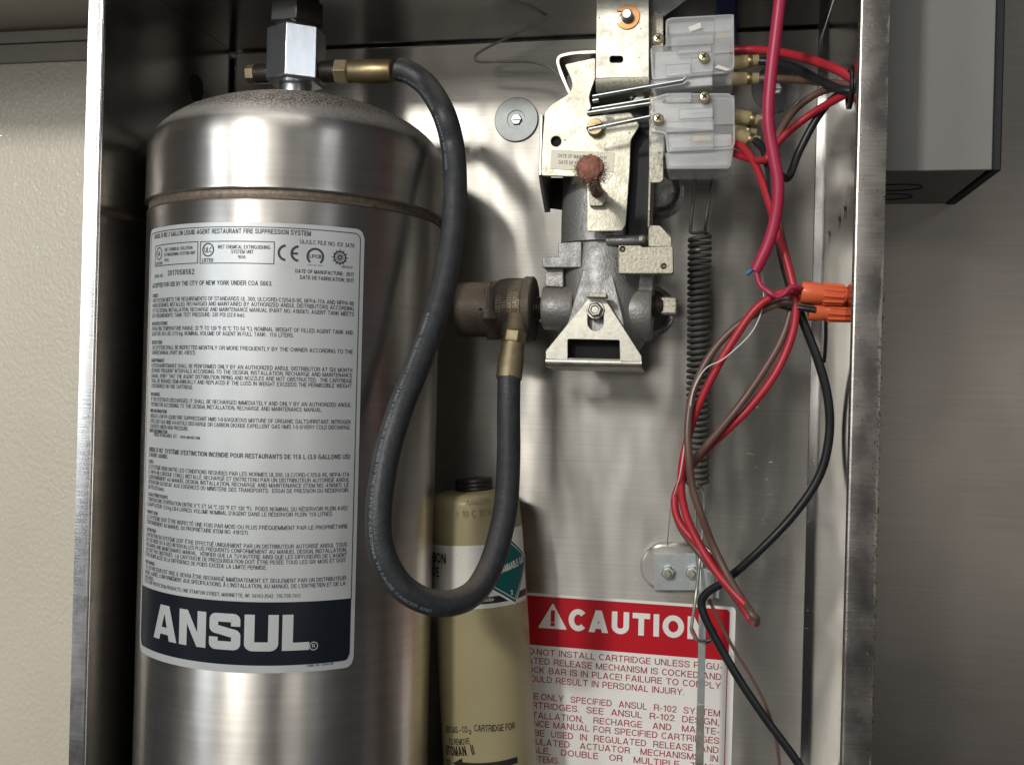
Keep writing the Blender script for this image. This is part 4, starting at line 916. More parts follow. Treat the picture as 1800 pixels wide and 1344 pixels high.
# ------------------------------------------------------------------ release mechanism
mech = thing('release_mechanism', 'cast metal release mechanism with zinc plates bolted to the back panel', 'mechanism', P(1045, 645, -.05))
ym = -.055                                    # centre line of the casting
def vcyl(px, y0, y1, rpx, Y, m, name, taper=None, n=40):
    a, b = P(px, y1, Y), P(px, y0, Y); b.x = a.x; k = K(px, (y0+y1)/2, Y); L = b.z-a.z
    pr = taper or [(1, 0), (1, 1)]
    return mesh(name, *lathe(a, (0, 0, 1), [(r*rpx*k, h*L) for r, h in pr], n), m, mech, smooth=True)
vcyl(1063, 292, 432, 77, ym, M['cast'], 'upper_barrel')
vcyl(1060, 425, 622, 80, ym, M['cast'], 'casting', [(.55, 0), (.80, .04), (.93, .12), (.96, .30), (.93, .5), (.96, .70), (.90, .88), (.84, 1)])
def hcyl(x0, x1, py, rpx, Y, m, name, parent, prof=None, n=40, rot=0, bevel=0):
    xm = (x0+x1)/2; c = P(xm, py, Y); k = K(xm, py, Y); xa = P(x0, py, Y).x; xb = P(x1, py, Y).x
    pr = prof or [(.94, 0), (1, .08), (1, .92), (.94, 1)]
    return mesh(name, *lathe((xa, Y, c.z), (1, 0, 0), [(r*rpx*k, h*(xb-xa)) for r, h in pr], n, rot), m, parent, smooth=n > 8, bevel=bevel)
hcyl(956, 1010, 541, 39, ym-.012, M['cast'], 'outlet_boss', mech)
hcyl(1092, 1147, 550, 50, ym-.004, M['cast'], 'plug_boss', mech)
threads(Vector((P(1146, 538, ym-.006).x, ym-.006, P(1146, 538, ym-.006).z)), (1, 0, 0), 19*K(1150, 538, ym), .0085, M['darksteel'], mech, 'thread')
pp = P(1167, 538, ym-.006); kk = K(1167, 538, ym)
mesh('square_plug', *box(pp.x-.002, pp.x+23*kk, pp.y-.0066, pp.y+.0066, pp.z-15*kk, pp.z+15*kk), M['zincdirty'], mech, bevel=.0012)
# stepped lugs on the left of the casting
plate('lug', [rpoly([(981, 427), (1022, 424), (1022, 470), (953, 470), (953, 452), (981, 450)], 2)], ym-.030, .038, M['cast'], mech, .0006)
plate('lug', [rpoly([(958, 472), (990, 472), (990, 505), (958, 503)], 2)], ym-.022, .028, M['cast'], mech, .0006)
plate('lug', [rpoly([(1108, 474), (1147, 474), (1147, 512), (1108, 512)], 3)], ym-.018, .028, M['cast'], mech, .0006)
# flat tapering face cast on the front
k = K(1050, 520, -.095)
def wedge():
    t = [(1024, 474, -.086), (1075, 474, -.086), (1096, 560, -.091), (1100, 592, -.092), (990, 590, -.092), (1000, 560, -.091)]
    V = [P(*q) for q in t]; n = len(V); V += [Vector((v.x, ym, v.z)) for v in V]
    return V, [tuple(range(n)), tuple(range(n, 2*n))]+[(i, (i+1) % n, n+(i+1) % n, n+i) for i in range(n)]
mesh('front_pad', *wedge(), M['cast'], mech, bevel=.0008)
# triangular bracket with slot, folded foot and window
TB = -.0985
tri_out = rpoly([(1037, 521), (1061, 521), (1128, 626), (1128, 637), (1090, 637), (1089, 598), (998, 596), (998, 633), (959, 631), (959, 617)], 2.5)
slot = [(1047+14*math.cos(math.radians(a)), 545+14*math.sin(math.radians(a))) for a in range(180, 361, 20)]+[(1047+14*math.cos(math.radians(a)), 567+14*math.sin(math.radians(a))) for a in range(0, 181, 20)]
trib = plate('triangle_bracket', [tri_out, slot], TB, .0022, M['zinc'], mech, .0004)
def slab(name, pts, t, m, parent, bevel=.0004):    # pts: 3-D polygon, extruded along its normal
    V = [Vector(p) for p in pts]; nn = (V[1]-V[0]).cross(V[2]-V[0]).normalized(); n = len(V); V2 = V+[v+nn*t for v in V]
    Fa = [tuple(range(n)), tuple(range(n, 2*n))]+[(i, (i+1) % n, n+(i+1) % n, n+i) for i in range(n)]
    return mesh(name, V2, Fa, m, parent, bevel=bevel)
zb = P(1040, 637, TB).z
# foot folded back under the casting
xf0, xf1 = P(959, 626, TB).x, P(1128, 628, TB).x
def foot():
    r = .0035; prof = [(TB, zb+.0015)]
    for kq_ in range(0, 7):
        a = math.pi/2*kq_/6; prof.append((TB+r-r*math.cos(a), zb-r*math.sin(a)))
    prof.append((TB+.040, zb-r-.002))
    V = []; 
    for x in (xf0, xf1):
        for y, z in prof: V.append((x, y, z))
        for y, z in reversed(prof): V.append((x, y+.0016, z+.0016))
    n = len(prof)*2
    return V, [(i, (i+1) % n, n+(i+1) % n, n+i) for i in range(n)]+[tuple(range(n)), tuple(range(n, 2*n))]
mesh('folded_foot', *foot(), M['zinc'], trib, smooth=True, angle=50)
plate('painted_window_shade', [[(985, 590), (1100, 590), (1100, 645), (985, 643)]], TB+.012, .001, M['hole'], trib)  # black sheet painting the shade seen through the bracket window
plate('folded_tab', [rpoly([(1030, 514), (1066, 515), (1066, 523), (1030, 522)], 2)], TB-.010, .012, M['zincdirty'], trib, .0005)
bo = P(1047, 545, TB); kb = K(1047, 545, TB)
mesh('bolt', *lathe(bo+Vector((0, .0005, 0)), (0, -1, 0), [(16*kb, 0), (16*kb, .0012), (15*kb, .0018)], 32), M['zinc'], trib, smooth=True)
mesh('bolt_head', *lathe(bo+Vector((0, -.0012, 0)), (0, -1, 0), [(13.5*kb, 0), (13.5*kb, .0030), (11*kb, .0042), (8*kb, .0042), (7*kb, .0036)], 6, .2), M['zinc'], trib, bevel=.0003)
# side plate with two holes, and the bent strip above it
sp = plate('trip_plate', [rpoly([(1087, 431), (1126, 431), (1129, 434), (1183, 432), (1184, 478), (1181, 481), (1087, 481)], 2.5), ring(1094.5, 438, 4.6, 16), ring(1167, 468, 4.6, 16)], -.100, .0085, M['zincdirty'], mech, .0006)
for q in ((1094.5, 438), (1167, 468)): plate('rivet', [ring(q[0], q[1], 3.2, 14)], -.0985, .004, M['darksteel'], sp)
plate('bent_strip', [rpoly([(1140, 396), (1160, 396), (1180, 418), (1180, 433), (1140, 433)], 3)], -.098, .0022, M['zincdirty'], mech)
xs = P(1140, 330, -.098).x
mesh('edge_strip', *box(xs, xs+.0015, -.099, -.060, P(1140, 400, -.098).z, P(1140, 300, -.098).z), M['zincdirty'], mech, bevel=.0003)
plate('bent_strip', [rpoly([(1141, 22), (1166, 22), (1166, 316), (1160, 321), (1141, 321)], 3)], -.0995, .0018, M['zincdirty'], mech)
hcyl(1066, 1140, 422, 9, -.086, M['cast'], 'trip_rod', mech)
mesh('rod_end', *lathe(P(1131, 421, -.092), (-.3, -1, 0), [(8*kb, 0), (8*kb, .004), (5*kb, .0055)], 6), M['zincdirty'], mech, bevel=.0003)
# main front plate with bent left cheek
FY = -.1010
front = [(992, 113), (1047, 101), (1047, 137), (1037, 165), (1036, 174), (1040, 190), (1032, 197), (1034, 205), (1108, 197), (1125, 220), (1109, 246), (1107, 300), (1100, 394), (1094, 406), (1031, 407), (1032, 362), (1030, 311), (951, 309), (953, 250), (957, 198), (968, 184), (998, 166), (1004, 158), (1006, 146), (1000, 130)]
fp = plate('front_plate', [rpoly(front, 5), ring(977.5, 248.5, 9, 20), ring(1047, 408, 0.01, 3)][:2], FY, .0024, M['zincfront'], mech, .0005)
mesh('plate_hole', *lathe(P(977.5, 248.5, FY+.0035), (0, -1, 0), [(9.5*kb, 0), (9.5*kb, .0002)], 20), M['hole'], fp)
sx = P(953, 250, FY).x
ck = [(sx, FY, P(957, 200, FY).z), (sx, FY, P(951, 308, FY).z), (sx, FY+.006, P(951, 322, FY).z), (sx, FY+.030, P(960, 368, FY).z+.003), (sx, FY+.045, P(960, 368, FY).z+.006), (sx, FY+.045, P(957, 200, FY).z)]
slab('cheek', ck, -.0020, M['zinc'], fp)
plate('cheek_shade', [[(952, 312), (1010, 313), (1010, 372), (965, 366)]], -.058, .001, M['hole'], fp)  # black sheet standing in for the shade below the plate
# bent frame behind the neck of the plate
bf = [(1047, 89), (1020, 90), (996, 93), (982, 98), (978, 108), (981, 122), (990, 145), (999, 165)]
bfp = [P(x, y, -.094) for x, y in bf]; bfs = spline(bfp, 5); V = []
for p in bfs: V += [p, p+Vector((0, .040, 0))]
T_ = [(bfs[min(i+1, len(bfs)-1)]-bfs[max(i-1, 0)]).normalized() for i in range(len(bfs))]
V2 = []
for i, p in enumerate(bfs):
    nrm = Vector((-T_[i].z, 0, T_[i].x))*.0020; V2 += [p, p+Vector((0, .040, 0)), p+Vector((0, .040, 0))+nrm, p+nrm]
n = len(bfs); Fa = []
for i in range(n-1):
    for j in range(4): Fa.append((4*i+j, 4*i+(j+1) % 4, 4*(i+1)+(j+1) % 4, 4*(i+1)+j))
Fa += [(0, 1, 2, 3), (4*n-4, 4*n-3, 4*n-2, 4*n-1)]
mesh('rear_frame', V2, Fa, M['zinc'], mech, smooth=True, angle=40)
plate('rear_plate', [[(1036, 110), (1142, 110), (1142, 330), (1060, 330), (1036, 300)]], -.080, .002, M['gasket'], mech)
plate('rear_block', [rpoly([(1112, 215), (1142, 215), (1142, 420), (1104, 420), (1104, 250)], 3)], -.088, .020, M['gasket'], mech)
# arm plate at the top, its clip, pin and slot
AY = -.1120
arm = plate('arm_plate', [rpoly([(1049, -60), (1141, -60), (1141, 136), (1047, 138)], 2), rrect(1072, 99, 1095, 110, 4)], AY, .0020, M['zinc'], mech, .0004)
xa0, xa1 = P(1047, 138, AY).x, P(1141, 136, AY).x; za = P(1095, 137, AY).z
def armbend():
    r = .009; prof = []
    for kq_ in range(0, 9):
        a = math.radians(80)*kq_/8; prof.append((AY+r-r*math.cos(a), za-r*math.sin(a)))
    prof.append((AY+.030, za-r-.002)); V = []
    for x in (xa0, xa1):
        for y, z in prof: V.append((x, y, z))
        for y, z in reversed(prof): V.append((x, y+.0014, z+.0014))
    n = len(prof)*2
    return V, [(i, (i+1) % n, n+(i+1) % n, n+i) for i in range(n)]+[tuple(range(n)), tuple(range(n, 2*n))]
mesh('arm_bend', *armbend(), M['zincdirty'], arm, smooth=True, angle=50)
plate('slot_shade', [rrect(1071, 98, 1096, 111, 4)], AY+.0060, .0006, M['hole'], arm)  # black backing that paints the slot's inside as shade
cp = P(1103, 31, AY); kc = K(1103, 31, AY)
cl = []
outer = [(cp.x+21.5*kc*math.cos(a), cp.z+21.5*kc*math.sin(a)) for a in [math.radians(-150+(300)*k/24) for k in range(25)]]
inner_ = [(cp.x+13*kc*math.cos(a), cp.z+13*kc*math.sin(a)) for a in [math.radians(-150+(300)*k/24) for k in range(25)]]
V, Fa = sheet([outer+[(cp.x-8*kc, cp.z+10*kc)]+inner_[::-1]+[(cp.x-8*kc, cp.z-10*kc)]], .0009, .0002)
clip = mesh('retaining_clip', [(v.x, AY-.0007-v.z, v.y) for v in V], Fa, M['copper'], arm, smooth=True)
mesh('pin', *lathe(cp+Vector((0, .003, 0)), (0, -1, 0), [(11*kc, 0), (11*kc, .0048), (9.5*kc, .006), (9.0*kc, .0098), (7.5*kc, .0105)], 28), M['zincblue'], arm, smooth=True)
plate('brace', [[(1142, -40), (1250, -40), (1208, -2), (1143, 47)]], -.092, .0016, M['zincblue'], mech)
# screws
def slotted(px, py, Y, rpx, h, m, parent, ang, name='slotted_screw'):
    c = P(px, py, Y); k = K(px, py, Y)
    o = mesh(name, *lathe(c+Vector((0, .003, 0)), (0, -1, 0), [(rpx*k, 0), (rpx*k, .003+h*.75), (rpx*k*.88, .003+h)], 30), m, parent, smooth=True)
    a = math.radians(ang); u = Vector((math.cos(a), 0, math.sin(a))); v = Vector((-u.z, 0, u.x)); f = c+Vector((0, -h-.0001, 0))
    V = [f+u*rpx*k*.92+v*rpx*k*.14, f-u*rpx*k*.92+v*rpx*k*.14, f-u*rpx*k*.92-v*rpx*k*.14, f+u*rpx*k*.92-v*rpx*k*.14]
    mesh('screw_slot', V+[q+Vector((0, .001, 0)) for q in V], [(0, 1, 2, 3), (4, 5, 6, 7), (0, 1, 5, 4), (1, 2, 6, 5), (2, 3, 7, 6), (3, 0, 4, 7)], M['hole'], o)
    return o
slotted(1047, 227, FY, 15, .007, M['brass'], mech, 12)
slotted(1121, 168, -.096, 15, .004, M['wiresteel'], mech, 48)
# date sticker
st = plate('date_sticker', [[(969, 263), (1080, 268), (1078, 302), (967, 297)]], FY-.0005, .0004, mat('cream_sticker', (.88, .83, .66), 0, .5), mech, 0)
def pline(s, a, b, H, Y, bo=0):
    pa, pb = P(*a, Y), P(*b, Y); L = (pb-pa).length; d = (pb-pa)/L; n = Vector((-d.z, 0, d.x)); vv, ff, _ = text(s, L, H, bo)
    return [pa+d*x+n*y+Vector((0, -z, 0)) for x, y, z in vv], ff
mesh('sticker_lettering', *join(pline('DATE OF MANUFACTURE: 2017', (981, 276.5), (1066, 281), 6*kb, FY-.0007), pline('DATE DE FABRICATION: 2017', (982, 288), (1066, 292), 6*kb, FY-.0007)), M['ink'], st)
# rusty lock pin standing out of the plate
ph, pb_ = P(1037, 296, -.166), P(1050, 342, FY)
lp = mesh('lock_pin', *lathe(pb_, ph-pb_, [(13*kb, 0), (13*kb, .004), (10*kb, .005), (9*kb, (ph-pb_).length-.004), (10*kb, (ph-pb_).length-.002)], 26), M['rust'], mech, smooth=True)
from mathutils import noise as mn
bm = bmesh.new(); bmesh.ops.create_icosphere(bm, subdivisions=4, radius=1)
Rm = axis_m = (ph-pb_).to_track_quat('Z', 'Y').to_matrix(); pv = []
for v_ in bm.verts:
    q = v_.co.copy(); q.z *= .45; d_n = 1+.16*mn.noise(v_.co*2.4)+.10*mn.noise(v_.co*7)+.06*mn.noise(v_.co*17)
    pv.append(ph+Rm @ (q*d_n*23*kb*.92))
bm.verts.index_update(); mesh('pin_head', pv, [tuple(v.index for v in f.verts) for f in bm.faces], M['rust'], lp, smooth=True, angle=80); bm.free()
plate('pin_block', [rpoly([(1036, 330), (1062, 332), (1065, 352), (1058, 362), (1036, 362)], 2)], FY-.006, .006, M['zincdirty'], mech, .0005)
rg = random.Random(11); V, Fa = [], []
axp = (ph-pb_).normalized()
for i in range(900):                          # lint caught on the pin
    a = rg.uniform(0, 6.28); rr = rg.uniform(.0045, .0098); h = (ph-pb_).length-abs(rg.gauss(0, .007))+.0015
    _, u_, v_ = basis(axp); o = pb_+axp*h+(u_*math.cos(a)+v_*math.sin(a))*rr+Vector((0, 0, -abs(rg.gauss(0, .0014))))
    pth = [o]
    for s_ in range(4): pth.append(pth[-1]+Vector((rg.gauss(0, .0011), rg.gauss(0, .0011), rg.gauss(-.0004, .0011))))
    vs, fs = tube(pth, .00009, 3); n0 = len(V); V += vs; Fa += [tuple(k+n0 for k in f) for f in fs]
li = mesh('lint', V, Fa, M['lint'], mech); li['kind'] = 'stuff'
# dark regulator screwed into the left of the casting
ry = -.072
reg = hcyl(806, 866, 544, 48, ry, M['bronze'], 'regulator', mech, [(.88, 0), (.97, .05), (1, .14), (1, 1)])
hcyl(858, 884, 545, 51, ry, M['bronze'], 'regulator_hex', reg, [(.98, 0), (1.06, .1), (1.06, .9), (1, 1)], 6, .35, .0008)
hcyl(876, 940, 543, 57, ry, M['bronze'], 'regulator_flange', reg, [(.82, 0), (.90, .05), (.95, .3), (.95, .72), (1, .76), (1, .96), (.95, 1)])
threads(Vector((P(938, 542, ry).x, ry, P(938, 542, ry).z)), (1, 0, 0), 20*K(945, 542, ry), P(960, 542, ry).x-P(938, 542, ry).x, M['darksteel'], mech)
c = P(845, 543, ry-.0200); mesh('vent_hole', *lathe(c, (0, -1, 0), [(3.3*kb, 0), (3.3*kb, .0005)], 14), M['hole'], reg)
mesh('hose_port', *lathe(P(905, 586, ry-.016), q2-q3, [(.0105, -.006), (.0105, .004), (.0095, .005)], 30), M['bronze'], reg, smooth=True)
Rg = Cyl((0, ry, P(908, 543, ry).z), (1, 0, 0), 54*K(908, 543, ry), (0, -1, 0))
fl = []
for i, s in enumerate(('LISTED', 'U L', 'CARTRIDGE', 'GAUGE', 'NEXT')):
    vv, ff, _ = text(s, None, .0034, .012, sx=.0034/CAPH*.8); x0 = P(890+i*9.5, 543, ry).x
    fl.append(([(u+.004-(i % 2)*.003, x0+v) for u, v in [(-a_, -b_) for a_, b_, _z in vv]], ff))
mesh('cast_lettering', *Rg.wrap(joinflat(*fl), .0002), M['brassdull'], reg)
# ------------------------------------------------------------------ snap switches
def recessed(px, py, Y, rpx, parent, post=True):
    c = P(px, py, Y); k = K(px, py, Y)
    s = mesh('screw', *lathe(c+Vector((0, .001, 0)), (0, -1, 0), [(rpx*k*.5, -.004), (rpx*k*.5, .002), (rpx*k, .0024), (rpx*k, .0040), (rpx*k*.75, .0056), (rpx*k*.3, .0060)], 24), M['screwbrass'], parent, smooth=True)
    V = [];  Fa = []
    for a in (.9, .9+math.pi/2):
        u = Vector((math.cos(a), 0, math.sin(a)))*rpx*k*.55; v = Vector((-u.z, 0, u.x))*.24; f = c+Vector((0, -.00515, 0)); n = len(V)
        V += [f+u+v, f-u+v, f-u-v, f+u-v]; Fa.append((n, n+1, n+2, n+3))
    mesh('cross_recess', V, Fa, M['hole'], s); return s
WY = -.122
def ribs(parent, rects, Y):
    for r in rects:
        plate('moulded_rib', [rpoly(r, 1.5)], Y, .0012, M['clear'], parent, .0002)
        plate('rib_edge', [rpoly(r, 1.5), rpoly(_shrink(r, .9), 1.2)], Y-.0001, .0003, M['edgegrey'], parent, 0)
sa = thing('snap_switch', 'upper clear plastic snap switch with black and brown leads', 'switch', P(1215, 162, -.11), 'snap switches')
ca_ = plate('cover', [rpoly([(1170, 35), (1180, 31), (1290, 25), (1291, 118), (1282, 128), (1146, 140), (1143, 84), (1170, 80)], 5)], WY, .0014, M['clear'], sa, .0004)
def _shrink(q, d):
    cx = sum(p[0] for p in q)/len(q); cy = sum(p[1] for p in q)/len(q)
    return [(p[0]+(d if p[0] < cx else -d), p[1]+(d if p[1] < cy else -d)) for p in q]
plate('cover_wall', [rpoly([(1170, 35), (1180, 31), (1290, 25), (1291, 118), (1282, 128), (1146, 140), (1143, 84), (1170, 80)], 5), rpoly(_shrink([(1170, 35), (1180, 31), (1290, 25), (1291, 118), (1282, 128), (1146, 140), (1143, 84), (1170, 80)], 2.6), 4)], WY+.0016, .0105, M['milky'], sa, .0002)
plate('switch_body', [rpoly([(1152, 92), (1252, 84), (1252, 150), (1150, 157)], 3)], WY+.0045, .022, M['switchbody'], sa, .0005)
plate('inner_rail', [[(1176, 44), (1286, 36), (1286, 54), (1176, 60)]], WY+.0050, .008, M['milky'], sa)
plate('brass_contact', [[(1258, 60), (1284, 58), (1284, 66), (1258, 68)]], WY+.0046, .001, M['brass'], sa, 0)
plate('lower_lip', [rpoly([(1143, 141), (1254, 131), (1254, 152), (1150, 161), (1143, 156)], 3)], WY+.004, .010, M['clear'], sa, .0006)
plate('housing', [rpoly([(1180, 40), (1288, 32), (1288, 150), (1180, 158)], 3)], WY+.030, .022, M['milky'], sa, .0005)
ribs(ca_, [[(1170, 64), (1254, 57), (1254, 77), (1170, 82)], [(1255, 28), (1290, 26), (1290, 92), (1255, 95)], [(1170, 114), (1214, 111), (1214, 131), (1170, 135)], [(1215, 101), (1254, 99), (1254, 126), (1215, 129)], [(1190, 84), (1250, 79), (1250, 91), (1190, 96)]], WY-.0010)
plate('reflection_chip', [[(1210, 48), (1231, 40), (1233, 49), (1213, 56)]], WY-.0006, .0004, M['whitedirty'], ca_, 0)  # white chip painting a reflection onto the clear cover
for q in ([(1256, 119), (1262, 114), (1284, 122), (1277, 125)],): plate('reflection_chip', [q], WY-.0014, .0003, M['whitedirty'], ca_, 0)  # another reflection drawn as a white chip
recessed(1157.5, 71, WY, 9.6, sa); recessed(1237, 103, WY, 9.6, sa)
sb = thing('snap_switch', 'lower clear plastic snap switch with bright red lead', 'switch', P(1215, 297, -.11), 'snap switches')
cb_ = plate('cover', [rpoly([(1144, 172), (1172, 164), (1282, 164), (1291, 172), (1292, 251), (1288, 262), (1172, 268), (1169, 235), (1143, 231)], 5)], WY, .0014, M['clear'], sb, .0004)
plate('cover_wall', [rpoly([(1144, 172), (1172, 164), (1282, 164), (1291, 172), (1292, 251), (1288, 262), (1172, 268), (1169, 235), (1143, 231)], 5), rpoly(_shrink([(1144, 172), (1172, 164), (1282, 164), (1291, 172), (1292, 251), (1288, 262), (1172, 268), (1169, 235), (1143, 231)], 2.6), 4)], WY+.0016, .0105, M['milky'], sb, .0002)
plate('switch_body', [rpoly([(1150, 182), (1252, 182), (1252, 228), (1150, 224)], 3)], WY+.0045, .022, M['switchbody'], sb, .0005)
plate('inner_rail', [[(1176, 236), (1286, 236), (1286, 256), (1178, 260)]], WY+.0055, .008, M['milky'], sb)
lb = plate('lower_block', [rpoly([(1169, 268), (1290, 260), (1286, 292), (1280, 297), (1172, 298)], 3)], WY+.003, .034, M['milky'], sb, .0008)
plate('rear_housing', [rpoly([(1176, 236), (1284, 236), (1280, 290), (1176, 292)], 3)], WY+.016, .018, M['switchbody'], sb, .0005)
ribs(cb_, [[(1170, 164), (1215, 163), (1215, 180), (1170, 181)], [(1170, 214), (1255, 211), (1255, 229), (1170, 233)], [(1256, 168), (1291, 168), (1291, 218), (1256, 219)], [(1170, 238), (1254, 234), (1254, 262), (1176, 266)], [(1193, 192), (1254, 188), (1254, 206), (1193, 210)]], WY-.0010)
plate('brass_contact', [[(1218, 239), (1250, 237), (1250, 247), (1218, 248)]], WY+.0008, .001, M['brass'], cb_, 0)
recessed(1238, 173, WY, 9.6, sb); recessed(1157.5, 211, WY, 9.6, sb)
plate('mounting_foot', [rpoly([(1143, 232), (1168, 234), (1168, 268), (1143, 268)], 3)], WY+.002, .012, M['clear'], sb, .0006)
def lever(a, b, Y, parent, tail=None, wd=.006):
    pa, pb2 = P(a[0], a[1], Y), P(b[0], b[1], Y); pts2 = [pa, pb2]+([P(*tail, Y)] if tail else [])
    V, Fa = [], []
    for p in pts2: V += [p, p+Vector((0, wd, 0)), p+Vector((0, wd, -.0011)), p+Vector((0, 0, -.0011))]
    for i in range(len(pts2)-1):
        for j in range(4): Fa.append((4*i+j, 4*i+(j+1) % 4, 4*i+4+(j+1) % 4, 4*i+4+j))
    n = len(V); Fa += [(0, 1, 2, 3), (n-4, n-3, n-2, n-1)]
    return mesh('lever', V, Fa, M['zincblue'], parent, bevel=.0002)
lever((1041, 167), (1200, 139), -.126, sa, (1206, 133)); lever((1041, 175), (1052, 173), -.124, sa)
lever((1040, 189), (1142, 172), -.121, sb); lever((1032, 196), (1143, 179), -.126, sb); lever((1034, 225), (1143, 202), -.129, sb)
def terminal(a, b, Y, parent):
    pa, pb2 = P(*a, Y), P(*b, Y); L = (pb2-pa).length; d = (pb2-pa).normalized()
    t = mesh('terminal_sleeve', *lathe(pa, d, [(.0046, 0), (.0046, L*.5), (.0038, L*.62), (.0038, L)], 20), M['nylon'], parent, smooth=True)
    mesh('crimp', *lathe(pa+d*L*.55, d, [(.0039, 0), (.0042, L*.04), (.0042, L*.16), (.0039, L*.2)], 20), M['brass'], t, smooth=True); return t
terminal((1290, 111), (1334, 106), -.100, sa); terminal((1286, 139), (1334, 138), -.098, sa)
terminal((1291, 202), (1340, 213), -.106, sb); terminal((1291, 236), (1334, 250), -.110, sb); terminal((1289, 228), (1330, 231), -.098, sb)
bn = thing('blue_cap', 'dark blue plastic cap half hidden behind upper snap switch', 'cap', P(1275, 78, -.07))
plate('cap_shell', [rpoly([(1258, -30), (1296, -30), (1296, 74), (1258, 78)], 5)], -.078, .030, M['blue'], bn, .002)
# ------------------------------------------------------------------ wires
def wire(name, label, cat, path, Y, rpx, m, group='wires of the release circuit', n=12, smooth_n=7):
    pts = pix(path, Y); k = K(path[0][0], path[0][1], pts[0].y)
    return tag(mesh(name, *tube(spline(pts, smooth_n), rpx*k, n), m, smooth=True), label, cat, group)
ww = 6.6
hy = -.160
wire('red_wire', 'red wire arching from upper snap switch into the right cabinet wall', 'wire', [(1284, 88, -.095), (1330, 88, -.10), (1380, 94, -.115), (1430, 107, -.135), (1470, 122, -.15), (1500, 140, -.158), (1512, 150, -.158)], None, 7.4, M['red'])
wire('black_wire', 'black wire curving from upper snap switch terminal to cabinet wall', 'wire', [(1328, 107, -.100), (1365, 111, -.105), (1400, 121, -.118), (1440, 141, -.138), (1475, 157, -.155), (1498, 161, hy), (1512, 162, hy)], None, 7.2, M['blackwire'])
wire('brown_wire', 'straight brown wire between upper snap switch and cabinet wall', 'wire', [(1328, 138, -.098), (1380, 139, -.106), (1430, 143, -.128), (1470, 147, -.148), (1498, 149, -.156), (1512, 150, -.156)], None, 6.6, M['brown'])
wire('red_wire', 'red wire sloping down left from cabinet wall behind crimson cable', 'wire', [(1512, 163, -.157), (1490, 165, -.156), (1450, 186, -.146), (1410, 212, -.140), (1372, 245, -.138), (1352, 272, -.140), (1345, 282, -.138), (1320, 280, -.120), (1285, 268, -.105)], None, 7.2, M['reddark'])
wire('black_wire', 'black wire hanging in a short hook beside crimson cable', 'wire', [(1512, 166, -.150), (1484, 162, -.148), (1456, 182, -.142), (1430, 218, -.138), (1404, 268, -.136), (1392, 300, -.136), (1383, 314, -.138), (1370, 306, -.142), (1354, 286, -.146)], None, 7.0, M['blackwire'])
wire('black_wire', 'long black wire bowing right then crossing the bar to bottom right', 'wire',
     [(1328, 248, -.112), (1344, 266, -.124), (1354, 310, -.136), (1362, 380, -.146), (1374, 446, -.152), (1390, 506, -.153), (1412, 566, -.152), (1440, 640, -.15), (1456, 706, -.148), (1457, 770, -.146), (1440, 836, -.144), (1398, 900, -.142), (1340, 962, -.140), (1280, 1016, -.134), (1244, 1040, -.128), (1233, 1058, -.126), (1240, 1086, -.126), (1268, 1140, -.126), (1306, 1204, -.126), (1350, 1268, -.126), (1390, 1322, -.126), (1420, 1366, -.126)], None, 7.4, M['blackwire'])
wire('brown_wire', 'brown wire from lower snap switch joining the bundle behind crimson cable', 'wire', [(1334, 212, -.106), (1346, 226, -.114), (1353, 254, -.124), (1357, 300, -.134), (1364, 360, -.142), (1373, 420, -.147), (1386, 478, -.149), (1391, 520, -.148), (1384, 540, -.148)], None, 6.4, M['brown'])
wire('red_wire', 'long red wire from upper orange connector folded at the low tip of the loop', 'wire',
     [(1418, 511, -0.168), (1390, 512, -0.168), (1358, 521, -0.168), (1326, 545, -0.168), (1290, 596, -0.167), (1256, 654, -0.165), (1224, 722, -0.162), (1204, 790, -0.16), (1197, 846, -0.158), (1204, 898, -0.158), (1224, 946, -0.16), (1252, 994, -0.164), (1284, 1034, -0.168), (1310, 1062, -0.172), (1322, 1080, -0.173), (1329, 1093, -0.168), (1322, 1092, -0.16), (1308, 1070, -0.157), (1290, 1036, -0.157), (1260, 996, -0.157), (1226, 956, -0.154), (1196, 920, -0.15), (1186, 888, -0.148), (1190, 862, -0.147), (1206, 832, -0.148), (1234, 797, -0.152), (1276, 757, -0.158), (1318, 716, -0.16), (1358, 664, -0.162), (1384, 612, -0.162), (1397, 566, -0.162), (1398, 524, -0.162), (1389, 480, -0.16), (1374, 430, -0.156), (1358, 378, -0.148), (1342, 326, -0.136), (1324, 282, -0.124), (1304, 258, -0.114), (1282, 250, -0.108)], None, 7.3, M['red'])
wire('brown_wire', 'long brown wire from lower orange connector folded beside the red wire loop', 'wire',
     [(1430, 541, -0.162), (1400, 534, -0.162), (1368, 534, -0.162), (1320, 556, -0.163), (1276, 590, -0.163), (1240, 638, -0.163), (1217, 694, -0.166), (1209, 752, -0.170), (1211, 806, -0.172), (1217, 856, -0.171), (1233, 906, -0.170), (1254, 960, -0.164), (1282, 1016, -0.168), (1308, 1058, -0.171), (1320, 1077, -0.180), (1330, 1088, -0.178), (1320, 1088, -0.158), (1306, 1070, -0.152), (1285, 1040, -0.15), (1254, 1000, -0.15), (1222, 962, -0.146), (1196, 925, -0.143), (1186, 888, -0.143), (1196, 855, -0.145), (1218, 812, -0.156), (1258, 764, -0.162), (1300, 712, -0.164), (1340, 655, -0.162), (1372, 600, -0.16), (1389, 550, -0.158), (1394, 510, -0.156), (1384, 460, -0.155), (1370, 400, -0.15), (1362, 330, -0.144), (1361, 270, -0.138), (1374, 226, -0.134), (1402, 189, -0.132), (1440, 163, -0.138), (1480, 154, -0.148), (1512, 156, -0.15)], None, 6.8, M['brown'])
